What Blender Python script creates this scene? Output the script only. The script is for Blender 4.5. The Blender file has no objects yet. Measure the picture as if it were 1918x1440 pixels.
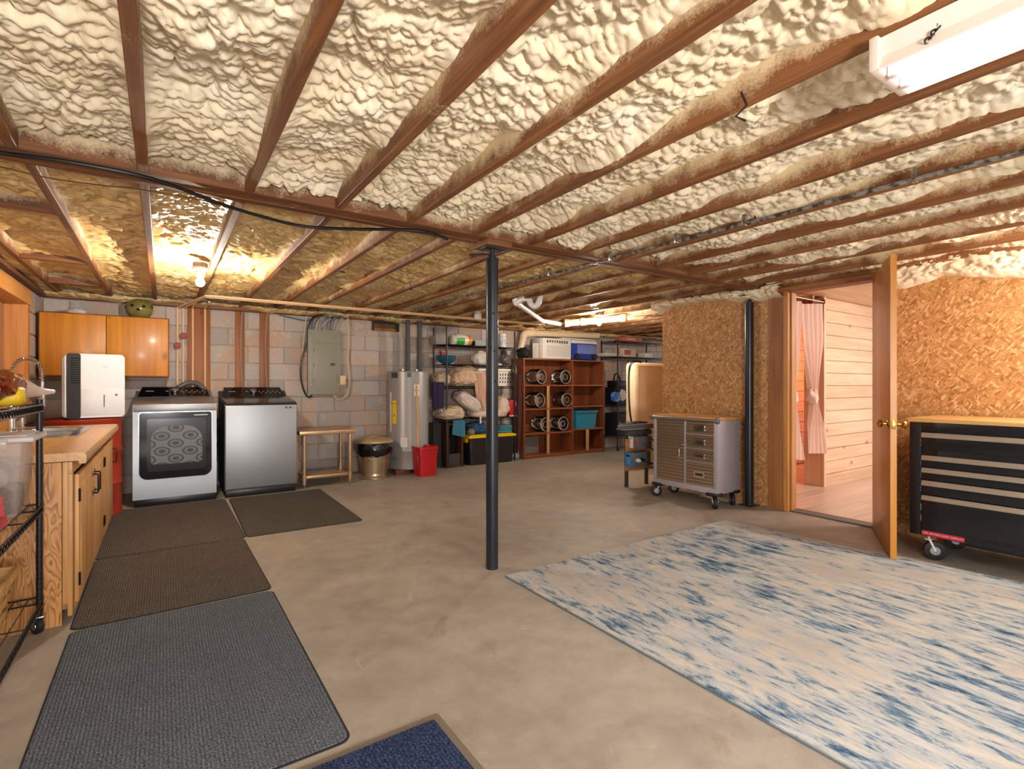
import bpy, bmesh, math, random
import numpy as np
from mathutils import Vector, Matrix, noise as mnoise
random.seed(7)
PI = math.pi
SC = bpy.context.scene
COL = SC.collection

# ---------------------------------------------------------------- camera
H, F_PX, YAW = 1.17, 961.0, math.radians(34.243)
cam_d = bpy.data.cameras.new('camera')
cam_d.sensor_fit = 'HORIZONTAL'; cam_d.sensor_width = 36.0
cam_d.lens = 36.0 * F_PX / 1918.0
cam_d.clip_start = 0.02; cam_d.clip_end = 100
cam = bpy.data.objects.new('camera', cam_d); COL.objects.link(cam)
cam.location = (0, 0, H); cam.rotation_euler = (PI / 2, 0, -YAW)
SC.camera = cam
_F = np.array([math.sin(YAW), math.cos(YAW), 0]); _R = np.array([math.cos(YAW), -math.sin(YAW), 0]); _U = np.array([0, 0, 1.0])
def W(px, py, **k):
    """Pixel of the photograph to the point where its ray meets a plane x=, y= or z=."""
    d = _F + _R * (px - 959.0) / F_PX + _U * (720.0 - py) / F_PX
    (a, v), = k.items(); i = 'xyz'.index(a)
    c = np.array([0, 0, H]); t = (v - c[i]) / d[i]
    return Vector(c + t * d)

# ---------------------------------------------------------------- world, lights, exposure
SC.view_settings.view_transform = 'Standard'; SC.view_settings.look = 'None'
SC.view_settings.gamma = 1.0; SC.view_settings.use_curve_mapping = False
SC.view_settings.exposure = 0.62
wd = bpy.data.worlds.new('world'); SC.world = wd; wd.use_nodes = True
wd.node_tree.nodes['Background'].inputs[0].default_value = (1.0, 0.965, 0.93, 1)
wd.node_tree.nodes['Background'].inputs[1].default_value = 0.8
def lamp(name, kind, loc, power, col=(1, .9, .78), parent=None, size=.1, sizey=None, rot=(0, 0, 0), radius=.05):
    d = bpy.data.lights.new(name, kind); d.energy = power; d.color = col
    if kind == 'AREA':
        d.shape = 'RECTANGLE'; d.size = size; d.size_y = sizey or size
    else:
        d.shadow_soft_size = radius
    o = bpy.data.objects.new(name, d); COL.objects.link(o); o.rotation_euler = rot
    if parent:
        o.parent = parent; o.location = Vector(loc) - parent.location
    else:
        o.location = loc
    return o
# fill lamps added unseen behind the camera; wall_side pair: fixture out of frame
lamp('rear_fill_area', 'AREA', (-0.35, -1.3, 2.0), 6, (1, .95, .9), size=.16, sizey=1.2)
lamp('rear_fill_area', 'AREA', (2.9, -1.5, 2.0), 3, (1, .95, .9), size=.16, sizey=1.2)
lamp('wall_side_light', 'AREA', (4.15, -.1, 2.0), 10, (1, .95, .9), size=.16, sizey=1.1)
lamp('wall_side_bulb', 'POINT', (4.2, .28, 1.93), 30, (1, .92, .8), radius=.05)
lamp('rear_fill_point', 'POINT', (2.3, -1.35, 1.86), 6, (1, .97, .93), radius=.04)
lamp('rear_fill_point', 'POINT', (.35, -.95, 1.84), 16, (1, .97, .93), radius=.05)

# unseen fill light added low behind the camera, aimed forward and slightly up
def aim(d): return Vector(d).to_track_quat('-Z', 'Y').to_euler()
lamp('low_rear_fill', 'AREA', (-.1, -1.9, .95), 92, (1, .97, .93), size=.6, rot=aim((.22, .8, .5)))

# ---------------------------------------------------------------- materials
def lin(h):
    h = h.lstrip('#'); v = [int(h[i:i + 2], 16) / 255 for i in (0, 2, 4)]
    return tuple(c / 12.92 if c <= .04045 else ((c + .055) / 1.055) ** 2.4 for c in v) + (1,)
class NT:
    def __init__(s, name):
        s.m = bpy.data.materials.new(name); s.m.use_nodes = True
        s.t = s.m.node_tree; s.b = s.t.nodes['Principled BSDF']
    def n(s, typ, ins=None, **props):
        x = s.t.nodes.new(typ)
        for k, v in props.items(): setattr(x, k, v)
        for k, v in (ins or {}).items():
            if hasattr(v, 'is_linked') or hasattr(v, 'links'): s.t.links.new(v, x.inputs[k])
            else: x.inputs[k].default_value = v
        return x
    def coord(s, pos=False, scale=(1, 1, 1), rot=(0, 0, 0)):
        c = s.n('ShaderNodeNewGeometry').outputs['Position'] if pos else s.n('ShaderNodeTexCoord').outputs['Object']
        return s.n('ShaderNodeMapping', {'Vector': c, 'Scale': scale, 'Rotation': rot}).outputs[0]
    def noise(s, vec, scale=5, detail=4, rough=.55, dist=0):
        return s.n('ShaderNodeTexNoise', {'Vector': vec, 'Scale': scale, 'Detail': detail, 'Roughness': rough, 'Distortion': dist}).outputs['Fac']
    def ramp(s, fac, stops, interp='LINEAR'):
        r = s.n('ShaderNodeValToRGB', {'Fac': fac}); r.color_ramp.interpolation = interp
        e = r.color_ramp.elements
        while len(e) < len(stops): e.new(.5)
        for el, (p, c) in zip(e, stops):
            el.position = p; el.color = lin(c) if isinstance(c, str) else (c, c, c, 1)
        return r.outputs[0]
    def mix(s, fac, a, b, mode='MIX'):
        x = s.n('ShaderNodeMix', data_type='RGBA', blend_type=mode)
        for i, v in ((0, fac), (6, a), (7, b)):
            if hasattr(v, 'links'): s.t.links.new(v, x.inputs[i])
            else: x.inputs[i].default_value = lin(v) if isinstance(v, str) else v
        return x.outputs[2]
    def math(s, op, a, b=0.0):
        x = s.n('ShaderNodeMath', operation=op)
        for i, v in ((0, a), (1, b)):
            if hasattr(v, 'links'): s.t.links.new(v, x.inputs[i])
            else: x.inputs[i].default_value = v
        return x.outputs[0]
    def bump(s, h, strength=.3, dist=.01):
        s.t.links.new(s.n('ShaderNodeBump', {'Height': h, 'Strength': strength, 'Distance': dist}).outputs[0], s.b.inputs['Normal'])
    def set(s, **k):
        for n, v in k.items():
            i = s.b.inputs[n.replace('_', ' ')]
            if hasattr(v, 'links'): s.t.links.new(v, i)
            else: i.default_value = v
        return s
MATS = {}
def M(name, c, rough=.5, metal=0.0, c2=None, sc=8, st=(1, 1, 1), stops=(.35, .65), bump=0, bsc=80, bdist=.004, pos=False, **kw):
    if name in MATS: return MATS[name]
    t = NT(name); t.set(Roughness=rough, Metallic=metal, **kw)
    if c2:
        t.set(Base_Color=t.ramp(t.noise(t.coord(pos, st), sc), ((stops[0], c), (stops[1], c2))))
    else: t.set(Base_Color=lin(c))
    if bump: t.bump(t.noise(t.coord(pos, st), bsc, 3), bump, bdist)
    MATS[name] = t.m
    return t.m
def wood(name, dark, light, axis='z', rough=.5, fine=1.0, knots=None, pos=True, rnd=0.0, coat=0.0):
    if name in MATS: return MATS[name]
    t = NT(name); i = 'xyz'.index(axis)
    st = [9.0 * fine] * 3; st[i] = .7 * fine
    c = t.coord(pos, st)
    g = t.noise(c, 1.6, 5, .6, .8)
    col = t.ramp(g, ((.3, dark), (.68, light)))
    st2 = [60.0 * fine] * 3; st2[i] = 2.0 * fine
    f = t.noise(t.coord(pos, st2), 1.5, 3)
    col = t.mix(.25, col, t.ramp(f, ((.35, .25), (.65, .95))), 'MULTIPLY')
    if knots:
        st3 = [4.0] * 3; st3[i] = 2.2
        v = t.n('ShaderNodeTexVoronoi', {'Vector': t.coord(pos, st3), 'Scale': 1.0, 'Randomness': 1.0}).outputs['Distance']
        col = t.mix(t.ramp(v, ((.05, 0.85), (.14, 0.0))), col, knots)
    if rnd:
        r = t.n('ShaderNodeObjectInfo').outputs['Random']
        k = t.ramp(r, ((0.0, 1.0 - rnd), (1.0, 1.0)))
        col = t.mix(1.0, col, k, 'MULTIPLY')
    t.set(Base_Color=col, Roughness=rough)
    if coat: t.set(Coat_Weight=coat, Coat_Roughness=.15)
    t.bump(f, .12, .003)
    MATS[name] = t.m
    return t.m

# ---------------------------------------------------------------- mesh builder
class MB:
    def __init__(s): s.bm = bmesh.new()
    def box(s, x0, x1, y0, y1, z0, z1, b=0, seg=2):
        r = bmesh.ops.create_cube(s.bm, size=1)
        c = Vector(((x0 + x1) / 2, (y0 + y1) / 2, (z0 + z1) / 2)); d = (abs(x1 - x0), abs(y1 - y0), abs(z1 - z0))
        for v in r['verts']: v.co = Vector((v.co.x * d[0], v.co.y * d[1], v.co.z * d[2])) + c
        if b:
            b = min(b, min(d) * .49)
            es = {e for v in r['verts'] for e in v.link_edges}
            bmesh.ops.bevel(s.bm, geom=list(es), offset=b, segments=seg, profile=.5, affect='EDGES')
        return s
    def ring(s, c, u, v, r, seg, ru=None):
        return [s.bm.verts.new(c + u * (r * math.cos(2 * PI * k / seg)) + v * ((ru or r) * math.sin(2 * PI * k / seg))) for k in range(seg)]
    def bridge(s, a, b):
        n = len(a)
        for k in range(n): s.bm.faces.new((a[k], a[(k + 1) % n], b[(k + 1) % n], b[k]))
    def cyl(s, p0, p1, r, seg=16, r2=None, caps=True):
        p0, p1 = Vector(p0), Vector(p1); ax = (p1 - p0).normalized()
        u = ax.orthogonal().normalized(); v = ax.cross(u)
        a = s.ring(p0, u, v, r, seg); b = s.ring(p1, u, v, r if r2 is None else r2, seg)
        s.bridge(a, b)
        if caps: s.bm.faces.new(a[::-1]); s.bm.faces.new(b)
        return s
    def tube(s, pts, r, seg=8, closed=False):
        P = [Vector(p) for p in pts]; n = len(P)
        u = None; rings = []
        for i in range(n):
            a = P[i - 1] if (i or closed) else P[0]; b = P[(i + 1) % n] if (i < n - 1 or closed) else P[-1]
            t = (b - a).normalized()
            if u is None: u = t.orthogonal().normalized()
            else: u = (u - t * u.dot(t)).normalized()
            rings.append(s.ring(P[i], u, t.cross(u), r if not callable(r) else r(i / (n - 1)), seg))
        for a, b in zip(rings, rings[1:]): s.bridge(a, b)
        if closed: s.bridge(rings[-1], rings[0])
        else: s.bm.faces.new(rings[0][::-1]); s.bm.faces.new(rings[-1])
        return s
    def lathe(s, prof, c=(0, 0, 0), seg=24, rfn=None, axis=(0, 0, 1)):
        c = Vector(c); ax = Vector(axis).normalized()
        if abs(ax.z) > .99: u, v = Vector((1, 0, 0)), Vector((0, 1, 0)) * (1 if ax.z > 0 else -1)
        else: u = ax.orthogonal().normalized(); v = ax.cross(u)
        prev = None; first = None
        for (r, h) in prof:
            rg = []
            for k in range(seg):
                a = 2 * PI * k / seg; rr = max(r, 1e-4) * (rfn(a, h) if rfn else 1)
                rg.append(s.bm.verts.new(c + ax * h + u * (rr * math.cos(a)) + v * (rr * math.sin(a))))
            if prev: s.bridge(prev, rg)
            else: first = rg
            prev = rg
        s.bm.faces.new(first[::-1]); s.bm.faces.new(prev)
        return s
    def prism(s, pts, axis, a, b):
        """Extrude a 2D outline along axis ('x': pts are (y,z); 'y': (x,z); 'z': (x,y))."""
        def mk(p, d): return {'x': (d, p[0], p[1]), 'y': (p[0], d, p[1]), 'z': (p[0], p[1], d)}[axis]
        A = [s.bm.verts.new(mk(p, a)) for p in pts]; B = [s.bm.verts.new(mk(p, b)) for p in pts]
        s.bridge(A, B); s.bm.faces.new(A[::-1]); s.bm.faces.new(B)
        return s
    def grid(s, fn, nu, nv, thick=0):
        V = [[s.bm.verts.new(fn(i / nu, j / nv)) for j in range(nv + 1)] for i in range(nu + 1)]
        for i in range(nu):
            for j in range(nv): s.bm.faces.new((V[i][j], V[i + 1][j], V[i + 1][j + 1], V[i][j + 1]))
        return s
    def blob(s, c, r, amp=.1, fq=3, seed=0, e=1.0, seg=28, rings=16, flat=None, wr=0, wfq=9):
        """Lumpy superellipsoid: cushions, bags, folded cloth."""
        c = Vector(c); g = lambda v: math.copysign(abs(v) ** e, v); rg = []
        for i in range(rings + 1):
            th = PI * i / rings; row = []
            for k in range(seg):
                ph = 2 * PI * k / seg
                d = Vector((g(math.sin(th)) * g(math.cos(ph)), g(math.sin(th)) * g(math.sin(ph)), g(math.cos(th))))
                q = d * fq + Vector((seed * 7.1, seed * 3.3, seed))
                f = 1 + amp * mnoise.noise(q)
                if wr: f += wr * abs(mnoise.noise(q * (wfq / fq) + Vector((9, 4, 1)))) 
                p = Vector((d.x * r[0], d.y * r[1], d.z * r[2])) * f
                if flat is not None and p.z < -r[2] * flat: p.z = -r[2] * flat
                row.append(s.bm.verts.new(c + p))
            rg.append(row)
        for a, b in zip(rg, rg[1:]): s.bridge(b, a)
        s.bm.faces.new(rg[0]); s.bm.faces.new(rg[-1][::-1])
        return s
    def xf(s, m):
        bmesh.ops.transform(s.bm, matrix=m, verts=s.bm.verts[:]); return s
ROOT = {}   # object name -> world location that its mesh coordinates are written against
def mesh_obj(name, mb, mat, smooth=True, ang=35):
    me = bpy.data.meshes.new(name)
    bmesh.ops.recalc_face_normals(mb.bm, faces=mb.bm.faces[:])
    if smooth:
        lim = math.radians(ang)
        for f in mb.bm.faces: f.smooth = True
        for e in mb.bm.edges:
            if len(e.link_faces) == 2 and e.calc_face_angle(0) > lim: e.smooth = False
    mb.bm.to_mesh(me); mb.bm.free()
    if mat: me.materials.append(mat)
    o = bpy.data.objects.new(name, me); COL.objects.link(o)
    return o
def tag(o, label=None, cat=None, group=None, kind=None):
    for k, v in (('label', label), ('category', cat), ('group', group), ('kind', kind)):
        if v: o[k] = v
    return o
def thing(name, label, cat, loc, rotz=0, group=None, local=False):
    o = bpy.data.objects.new(name, None); COL.objects.link(o)
    o.empty_display_size = .05; o.location = loc; o.rotation_euler = (0, 0, rotz)
    ROOT[o.name] = Vector((0, 0, 0)) if (local or rotz) else Vector(loc)
    return tag(o, label, cat, group)
def part(name, mb, mat, parent, label=None, smooth=True, ang=35):
    off = ROOT[parent.name]
    if off.length: mb.xf(Matrix.Translation(-off))
    o = mesh_obj(name, mb, mat, smooth, ang); o.parent = parent; ROOT[o.name] = off
    return tag(o, label)
def solo(name, mb, mat, label, cat, group=None, smooth=True, ang=35):
    cs = [v.co for v in mb.bm.verts]
    b = Vector(((min(c.x for c in cs) + max(c.x for c in cs)) / 2, (min(c.y for c in cs) + max(c.y for c in cs)) / 2, min(c.z for c in cs)))
    mb.xf(Matrix.Translation(-b)); o = mesh_obj(name, mb, mat, smooth, ang); o.location = b
    return tag(o, label, cat, group)
def struct(name, mb, mat, parent=None, smooth=False):
    o = mesh_obj(name, mb, mat, smooth)
    ROOT[o.name] = Vector((0, 0, 0))
    if parent: o.parent = parent
    else: o['kind'] = 'structure'
    return o
def copy_tree(o, parent=None):
    c = o.copy(); COL.objects.link(c); c.parent = parent
    for ch in list(o.children): copy_tree(ch, c)
    return c
def dup(root, loc, rotz=0, label=None, group=None):
    r = copy_tree(root); r.location = loc; r.rotation_euler = (0, 0, rotz)
    return tag(r, label, None, group)
def bez(p0, p1, p2, p3, n=12):
    P = [Vector(p) for p in (p0, p1, p2, p3)]
    return [P[0] * (1 - t) ** 3 + P[1] * 3 * t * (1 - t) ** 2 + P[2] * 3 * t * t * (1 - t) + P[3] * t ** 3 for t in [i / n for i in range(n + 1)]]
def spline(pts, n=6):
    P = [Vector(p) for p in pts]; out = []
    for i in range(len(P) - 1):
        a = P[max(i - 1, 0)]; b = P[i]; c = P[i + 1]; d = P[min(i + 2, len(P) - 1)]
        for k in range(n):
            t = k / n
            out.append(.5 * ((2 * b) + (c - a) * t + (2 * a - 5 * b + 4 * c - d) * t * t + (3 * b - a - 3 * c + d) * t ** 3))
    return out + [P[-1]]
def text_mesh(body, size, mat, M4, name, parent):
    cu = bpy.data.curves.new(name, 'FONT'); cu.body = body; cu.size = size; cu.align_x = 'CENTER'; cu.align_y = 'CENTER'; cu.resolution_u = 3
    t = bpy.data.objects.new(name, cu); COL.objects.link(t)
    bpy.context.view_layer.update()
    me = bpy.data.meshes.new_from_object(t.evaluated_get(bpy.context.evaluated_depsgraph_get()))
    bpy.data.objects.remove(t); bpy.data.curves.remove(cu)
    me.transform(M4); me.materials.clear(); me.materials.append(mat)
    o = bpy.data.objects.new(name, me); COL.objects.link(o); o.parent = parent
    return o
# ================================================================= MATERIALS OF THE SHELL
def concrete():
    t = NT('concrete_floor'); p = t.coord(True)
    a = t.noise(p, 1.1, 6, .6, .4); b = t.noise(p, 6, 6, .65); c = t.noise(p, 40, 3)
    col = t.ramp(a, ((.32, '857A6E'), (.5, '9B9083'), (.7, 'AEA497')))
    col = t.mix(.45, col, t.ramp(b, ((.33, '81776B'), (.62, 'ACA294'))))
    spots = t.ramp(t.noise(p, 2.3, 8, .75, 1.2), ((.60, 0.0), (.72, .55)))
    col = t.mix(spots, col, 'C6BEB2')
    dark = t.ramp(t.noise(p, 3.7, 7, .7, .6), ((.32, .6), (.42, 0.0)))
    col = t.mix(dark, col, '857562')
    t.set(Base_Color=col, Roughness=t.ramp(b, ((.3, .48), (.7, .68)))); t.bump(c, .12, .003)
    return t.m
def osb(name, c1, c2, c3):
    t = NT(name); base = None
    for i, (ang, sc) in enumerate(((.35, 66), (1.35, 78), (2.35, 62), (.9, 86))):
        c = t.coord(True, (1, 1, 1), (ang, 0, 0))
        c = t.n('ShaderNodeMapping', {'Vector': c, 'Scale': (1.0, .36, 1.0), 'Location': (0, i * 3.1, i * 7.7)}).outputs[0]
        wv = t.n('ShaderNodeTexNoise', {'Vector': c, 'Scale': 9.0}).outputs['Color']
        c = t.n('ShaderNodeMix', {0: .06, 6: c, 7: wv}, data_type='RGBA', blend_type='ADD').outputs[2]
        v = t.n('ShaderNodeTexVoronoi', {'Vector': c, 'Scale': sc})
        s = t.n('ShaderNodeSeparateColor', {'Color': v.outputs['Color']})
        col = t.ramp(s.outputs[0], ((.0, c1), (.22, c2), (.72, c3), (1.0, 'D9B480')))
        h = s.outputs[1]
        if base is None: base, hh = col, h
        else:
            k = t.ramp(s.outputs[2], ((.55, 0.0), (.58, 1.0)))
            base = t.mix(k, base, col); hh = t.mix(k, hh, h)
    grain = t.noise(t.coord(True, (1, 40, 40)), 3, 4)
    base = t.mix(.22, base, t.ramp(grain, ((.35, .45), (.65, 1.0))), 'MULTIPLY')
    t.set(Base_Color=base, Roughness=.42); t.bump(hh, .25, .003)
    return t.m
def block_mat():
    t = NT('painted_block'); p = t.coord(True); r = t.n('ShaderNodeObjectInfo').outputs['Random']
    base = t.ramp(r, ((.0, 'A8A19D'), (.3, 'BAB0AA'), (.55, 'C0AFA4'), (.75, 'A49D99'), (1.0, 'C6BAB2')))
    st = t.ramp(t.noise(p, 2.2, 6, .7, .5), ((.47, 0.0), (.62, .8)))
    base = t.mix(st, base, 'C39C7C')
    wh = t.ramp(t.noise(p, 9, 6, .7), ((.6, 0.0), (.72, .6)))
    base = t.mix(wh, base, 'CFC4BB')
    g = t.noise(p, 90, 4, .7)
    base = t.mix(.3, base, t.ramp(g, ((.3, .45), (.6, 1.0))), 'MULTIPLY')
    t.set(Base_Color=base, Roughness=.85); t.bump(g, .5, .004)
    return t.m
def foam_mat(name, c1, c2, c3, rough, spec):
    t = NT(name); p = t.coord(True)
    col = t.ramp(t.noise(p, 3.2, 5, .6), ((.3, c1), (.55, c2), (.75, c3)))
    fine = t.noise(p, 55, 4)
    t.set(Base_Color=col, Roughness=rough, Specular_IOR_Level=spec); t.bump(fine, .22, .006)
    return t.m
def joist_mat(axis, dark, light, foamc):
    t = NT('joist_wood_' + axis); i = 'xyz'.index(axis)
    st = [14.0] * 3; st[i] = .8
    col = t.ramp(t.noise(t.coord(True, st), 1.5, 5, .6, .7), ((.3, dark), (.7, light)))
    st2 = [70.0] * 3; st2[i] = 2.5
    f = t.noise(t.coord(True, st2), 1.4, 3)
    col = t.mix(.35, col, t.ramp(f, ((.35, .3), (.65, 1.0))), 'MULTIPLY')
    pz = t.n('ShaderNodeSeparateXYZ', {0: t.n('ShaderNodeNewGeometry').outputs['Position']}).outputs[2]
    lift = t.math('MULTIPLY', t.math('SUBTRACT', pz, 2.085), 5.0)
    n1 = t.noise(t.coord(True), 2.6, 6, .75); n2 = t.noise(t.coord(True), 130, 2)
    s = t.math('ADD', t.math('ADD', t.math('MULTIPLY', n1, 1.5), t.math('MULTIPLY', n2, .35)), lift)
    col = t.mix(t.n('ShaderNodeMapRange', {0: s, 1: 1.0, 2: 1.34, 3: 0.0, 4: .92}).outputs[0], col, foamc)
    t.set(Base_Color=col, Roughness=.62); t.bump(f, .2, .003)
    return t.m
MT_floor = concrete(); MT_osb = osb('osb_board', '966638', 'B07C48', 'C5925C')
MT_block = block_mat(); MT_mortar = M('mortar', 'BBAA99', .9, c2='A6988B', sc=20, pos=True)
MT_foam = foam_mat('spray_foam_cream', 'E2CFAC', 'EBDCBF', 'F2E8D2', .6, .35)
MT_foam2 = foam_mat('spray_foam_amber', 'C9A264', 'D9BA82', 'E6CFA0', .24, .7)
MT_joist = joist_mat('y', '66391C', '9C6639', 'DCC7A0'); MT_girder = joist_mat('x', '5E361C', '935C33', 'DCC7A0')
MT_trim = wood('door_trim_wood', 'A8662C', 'CC8B4A', 'z', .4, .8)
MT_pine = wood('knotty_pine_plank', 'E0B68E', 'F0D0AE', 'x', .45, .5, knots='A87048', rnd=.10)
MT_pine_z = wood('knotty_pine_upright', 'E0B68E', 'F0D0AE', 'z', .45, .5)
MT_lam = wood('pale_laminate', 'C8AE9C', 'DEC9B8', 'x', .35, .5, rnd=.12)
MT_black = M('black_plastic', '16161A', .4)
MT_wire = M('black_wire_coat', '17161A', .38, .2)
MT_steel = M('brushed_steel', 'B9BABD', .25, 1.0)
MT_chrome = M('chrome', 'D8D8DA', .1, 1.0)
MT_rubber = M('rubber', '111114', .6)
MT_white = M('white_plastic', 'D6D7DA', .38)
MT_pvc = M('white_pvc', 'E6DED4', .3)
MT_pvcb = M('beige_pipe', 'DCC3A2', .35)
MT_dark = M('dark_hollow', '0B0A0A', .8)

# ================================================================= FLOOR AND WALLS
YB, XL, XR, ZC = 6.85, -0.99, 4.78, 2.07
struct('floor', MB().box(XL - .2, 9.2, -2.6, YB + .2, -.12, 0), MT_floor)
wall_b = struct('wall_back', MB().box(XL - .2, 9.2, YB + .014, YB + .2, 0, 2.3), MT_mortar)
bw, bh = .4064, .2032
mbk = MB().box(-.1985, .1985, 0, .03, -.097, .097, .006, 1); bl0 = struct('block', mbk, MT_block, wall_b)
half = MB().box(-.097, .097, 0, .03, -.097, .097, .006, 1); bl1 = struct('block', half, MT_block, wall_b)
vent = (W(695, 600, y=YB).x, W(749, 600, y=YB).x)
first = True
for row in range(10):
    z = row * bh + .1016; x = XL + (.2032 if row % 2 == 0 else .4064)
    if row % 2:
        o = bl1 if row == 1 else bl1.copy()
        if row > 1: COL.objects.link(o)
        o.location = (XL + .1, YB, z)
    while x < 9.0:
        if not (row == 9 and x + .2 > vent[0] and x - .2 < vent[1]):
            o = bl0 if first else bl0.copy()
            if not first: COL.objects.link(o)
            first = False
            o.location = (x, YB, z)
        x += bw
WIN = (4.6, 5.98, 1.02, 1.985)
wall_l = struct('wall_left', MB().box(XL - .2, XL - .014, -2.6, WIN[0], 0, 2.3).box(XL - .2, XL - .014, WIN[1], YB + .2, 0, 2.3).box(XL - .2, XL - .014, WIN[0], WIN[1], 0, WIN[2]).box(XL - .2, XL - .014, WIN[0], WIN[1], WIN[3], 2.3), MT_mortar)
mbl = MB().box(-.03, 0, -.1985, .1985, -.097, .097, .006, 1); bl2 = struct('block', mbl, MT_block, wall_l)
first = True
for row in range(10):
    z = row * bh + .1016; y = YB - (.2032 if row % 2 else .4064)
    while y > 4.2:
        if not (WIN[2] - .05 < z < WIN[3] + .05 and y < WIN[1] + .12):
            o = bl2 if first else bl2.copy()
            if not first: COL.objects.link(o)
            first = False; o.location = (XL, y, z)
        y -= bw
# window in the left wall: orange pine frame round a deep reveal
win = struct('window_1', MB().box(XL - .19, XL - .17, WIN[0], WIN[1], WIN[2], WIN[3]), M('window_shade', 'A98468', .5))
MT_frame = wood('window_pine', 'C07A35', 'DB9A52', 'z', .45, .6)
mb = MB().box(XL - .16, XL + .035, WIN[1] - .02, WIN[1] + .06, WIN[2], WIN[3], .004)
struct('jamb', mb, MT_frame, win)
struct('jamb', MB().box(XL - .16, XL + .035, WIN[0] - .06, WIN[0] + .02, WIN[2], WIN[3], .004), MT_frame, win)
struct('head', MB().box(XL - .16, XL + .045, WIN[0] - .08, WIN[1] + .08, WIN[3] - .13, WIN[3] - .0, .004), wood('window_pine_head', 'C07A35', 'DB9A52', 'y', .45, .6), win)
struct('sill', MB().box(XL - .16, XL + .05, WIN[0] - .08, WIN[1] + .08, WIN[2] - .03, WIN[2] + .01, .004), MT_frame, win)
struct('shutter', MB().box(XL - .14, XL - .11, WIN[0] + .02, WIN[1] - .02, WIN[2] + .01, WIN[3] - .13, .003), wood('shutter_board', 'A5724E', 'C48F68', 'z', .55, .5), win)

# OSB partition with the doorway
DY0, DY1, DZ = 1.77, 2.50, 2.03
wall_r = struct('wall_right', MB().box(XR + .012, XR + .10, DY1 + .02, 3.93, 0, 2.12).box(XR + .012, XR + .10, -2.6, DY0 - .02, 0, 2.3).box(XR + .012, XR + .10, DY0 - .02, DY1 + .02, DZ, 2.3), MT_trim)
for a, b in ((2.78, 3.93), (2.50, 2.777), (.50, 1.75), (-.72, .497), (-2.6, -.723)):
    struct('sheet', MB().box(XR, XR + .0118, a, b, .0, 2.13, .001, 1), MT_osb, wall_r)
struct('sheet', MB().box(XR, XR + .0118, DY0, DY1, DZ + .05, 2.13, .001, 1), MT_osb, wall_r)
struct('trim_1', MB().box(XR - .022, XR, 2.50, 2.66, 0, 2.05, .003), wood('casing_brown', '8A5228', 'B07644', 'z', .45, .8))
struct('trim_2', MB().box(XR - .035, XR + .12, DY1 - .03, DY1 + .012, 0, DZ, .003).box(XR + .01, XR + .06, DY1 - .045, DY1 - .03, 0, DZ, .002), wood('jamb_wood', 'B4722F', 'D6974F', 'z', .4, .8))
struct('trim_3', MB().box(XR - .03, XR + .12, DY0 - .012, DY0 + .02, 0, DZ, .003).box(XR - .022, XR, DY0 - .085, DY0 - .012, 0, 2.02, .003), wood('jamb_wood_lit', 'C9883C', 'E2A55A', 'z', .4, .8))  # brighter copy of the jamb wood, its lit look put into the colour
struct('trim_4', MB().box(XR - .03, XR + .12, DY0 - .02, DY1 + .16, DZ - .012, DZ + .06, .003), joist_mat('y', '8A5530', 'B67A48', 'E0CBA4'))
struct('trim_5', MB().box(XR - .005, XR + .14, DY0, DY1 - .03, 0, .012, .004), M('threshold', '5E5A58', .5))

# room beyond the doorway
NB = 2.82
struct('floor_beyond', MB().box(XR + .1, 9.2, -2.6, 3.9, -.02, .002), MT_lam)
fb = bpy.data.objects['floor_beyond']
for r in range(16):
    y = 3.78 - r * .19; x = 4.92 - (r * .47) % 1.1
    while x < 8.2:
        x0 = max(x, 4.92); 
        struct('plank', MB().box(x0, min(x + 1.2, 8.2) - .003, y - .187, y, .002, .008, .001, 1), MT_lam, fb) if x + 1.2 > 5.0 else None
        x += 1.2
wall_n = struct('wall_beyond', MB().box(6.2, 9.2, NB + .016, NB + .2, 0, 2.3), MT_pine)
for r in range(14):
    z = .14 + r * .145
    struct('plank', MB().box(6.22, 9.0, NB, NB + .018, z + .003, min(z + .143, 2.15), .004, 1), MT_pine, wall_n)
struct('baseboard_beyond', MB().box(6.215, 9.0, NB - .012, NB + .016, .008, .139, .003), MT_pine)
struct('trim_6', MB().box(6.18, 6.22, NB - .012, NB + .016, .008, 2.16, .003).box(6.182, 6.2, NB + .016, NB + .21, .008, 2.16, .003), MT_pine_z)
ceil_n = struct('ceiling_beyond', MB().box(XR + .1, 9.2, -2.6, 3.9, 2.175, 2.3), MT_pine)
for r in range(14):
    y = NB - r * .16
    struct('plank', MB().box(4.92, 8.6, y - .157, y, 2.16, 2.175, .003, 1), MT_pine, ceil_n)
wall_p = struct('wall_partition', MB().box(XR + .1, 9.2, 3.86, 3.93, 0, 2.3), MT_osb)
for r in range(14):
    z = .02 + r * .15
    struct('plank', MB().box(4.92, 9.1, 3.842, 3.86, z + .003, z + .147, .004, 1), MT_pine, wall_p)
lamp('room_beyond_light', 'AREA', (6.5, .9, 2.12), 74, (1, .84, .75), size=.9, rot=aim((-.05, .55, -.75)))
lamp('curtained_room_light', 'POINT', (7.3, 3.4, 1.5), 22, (1, .28, .08), radius=.05)

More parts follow.
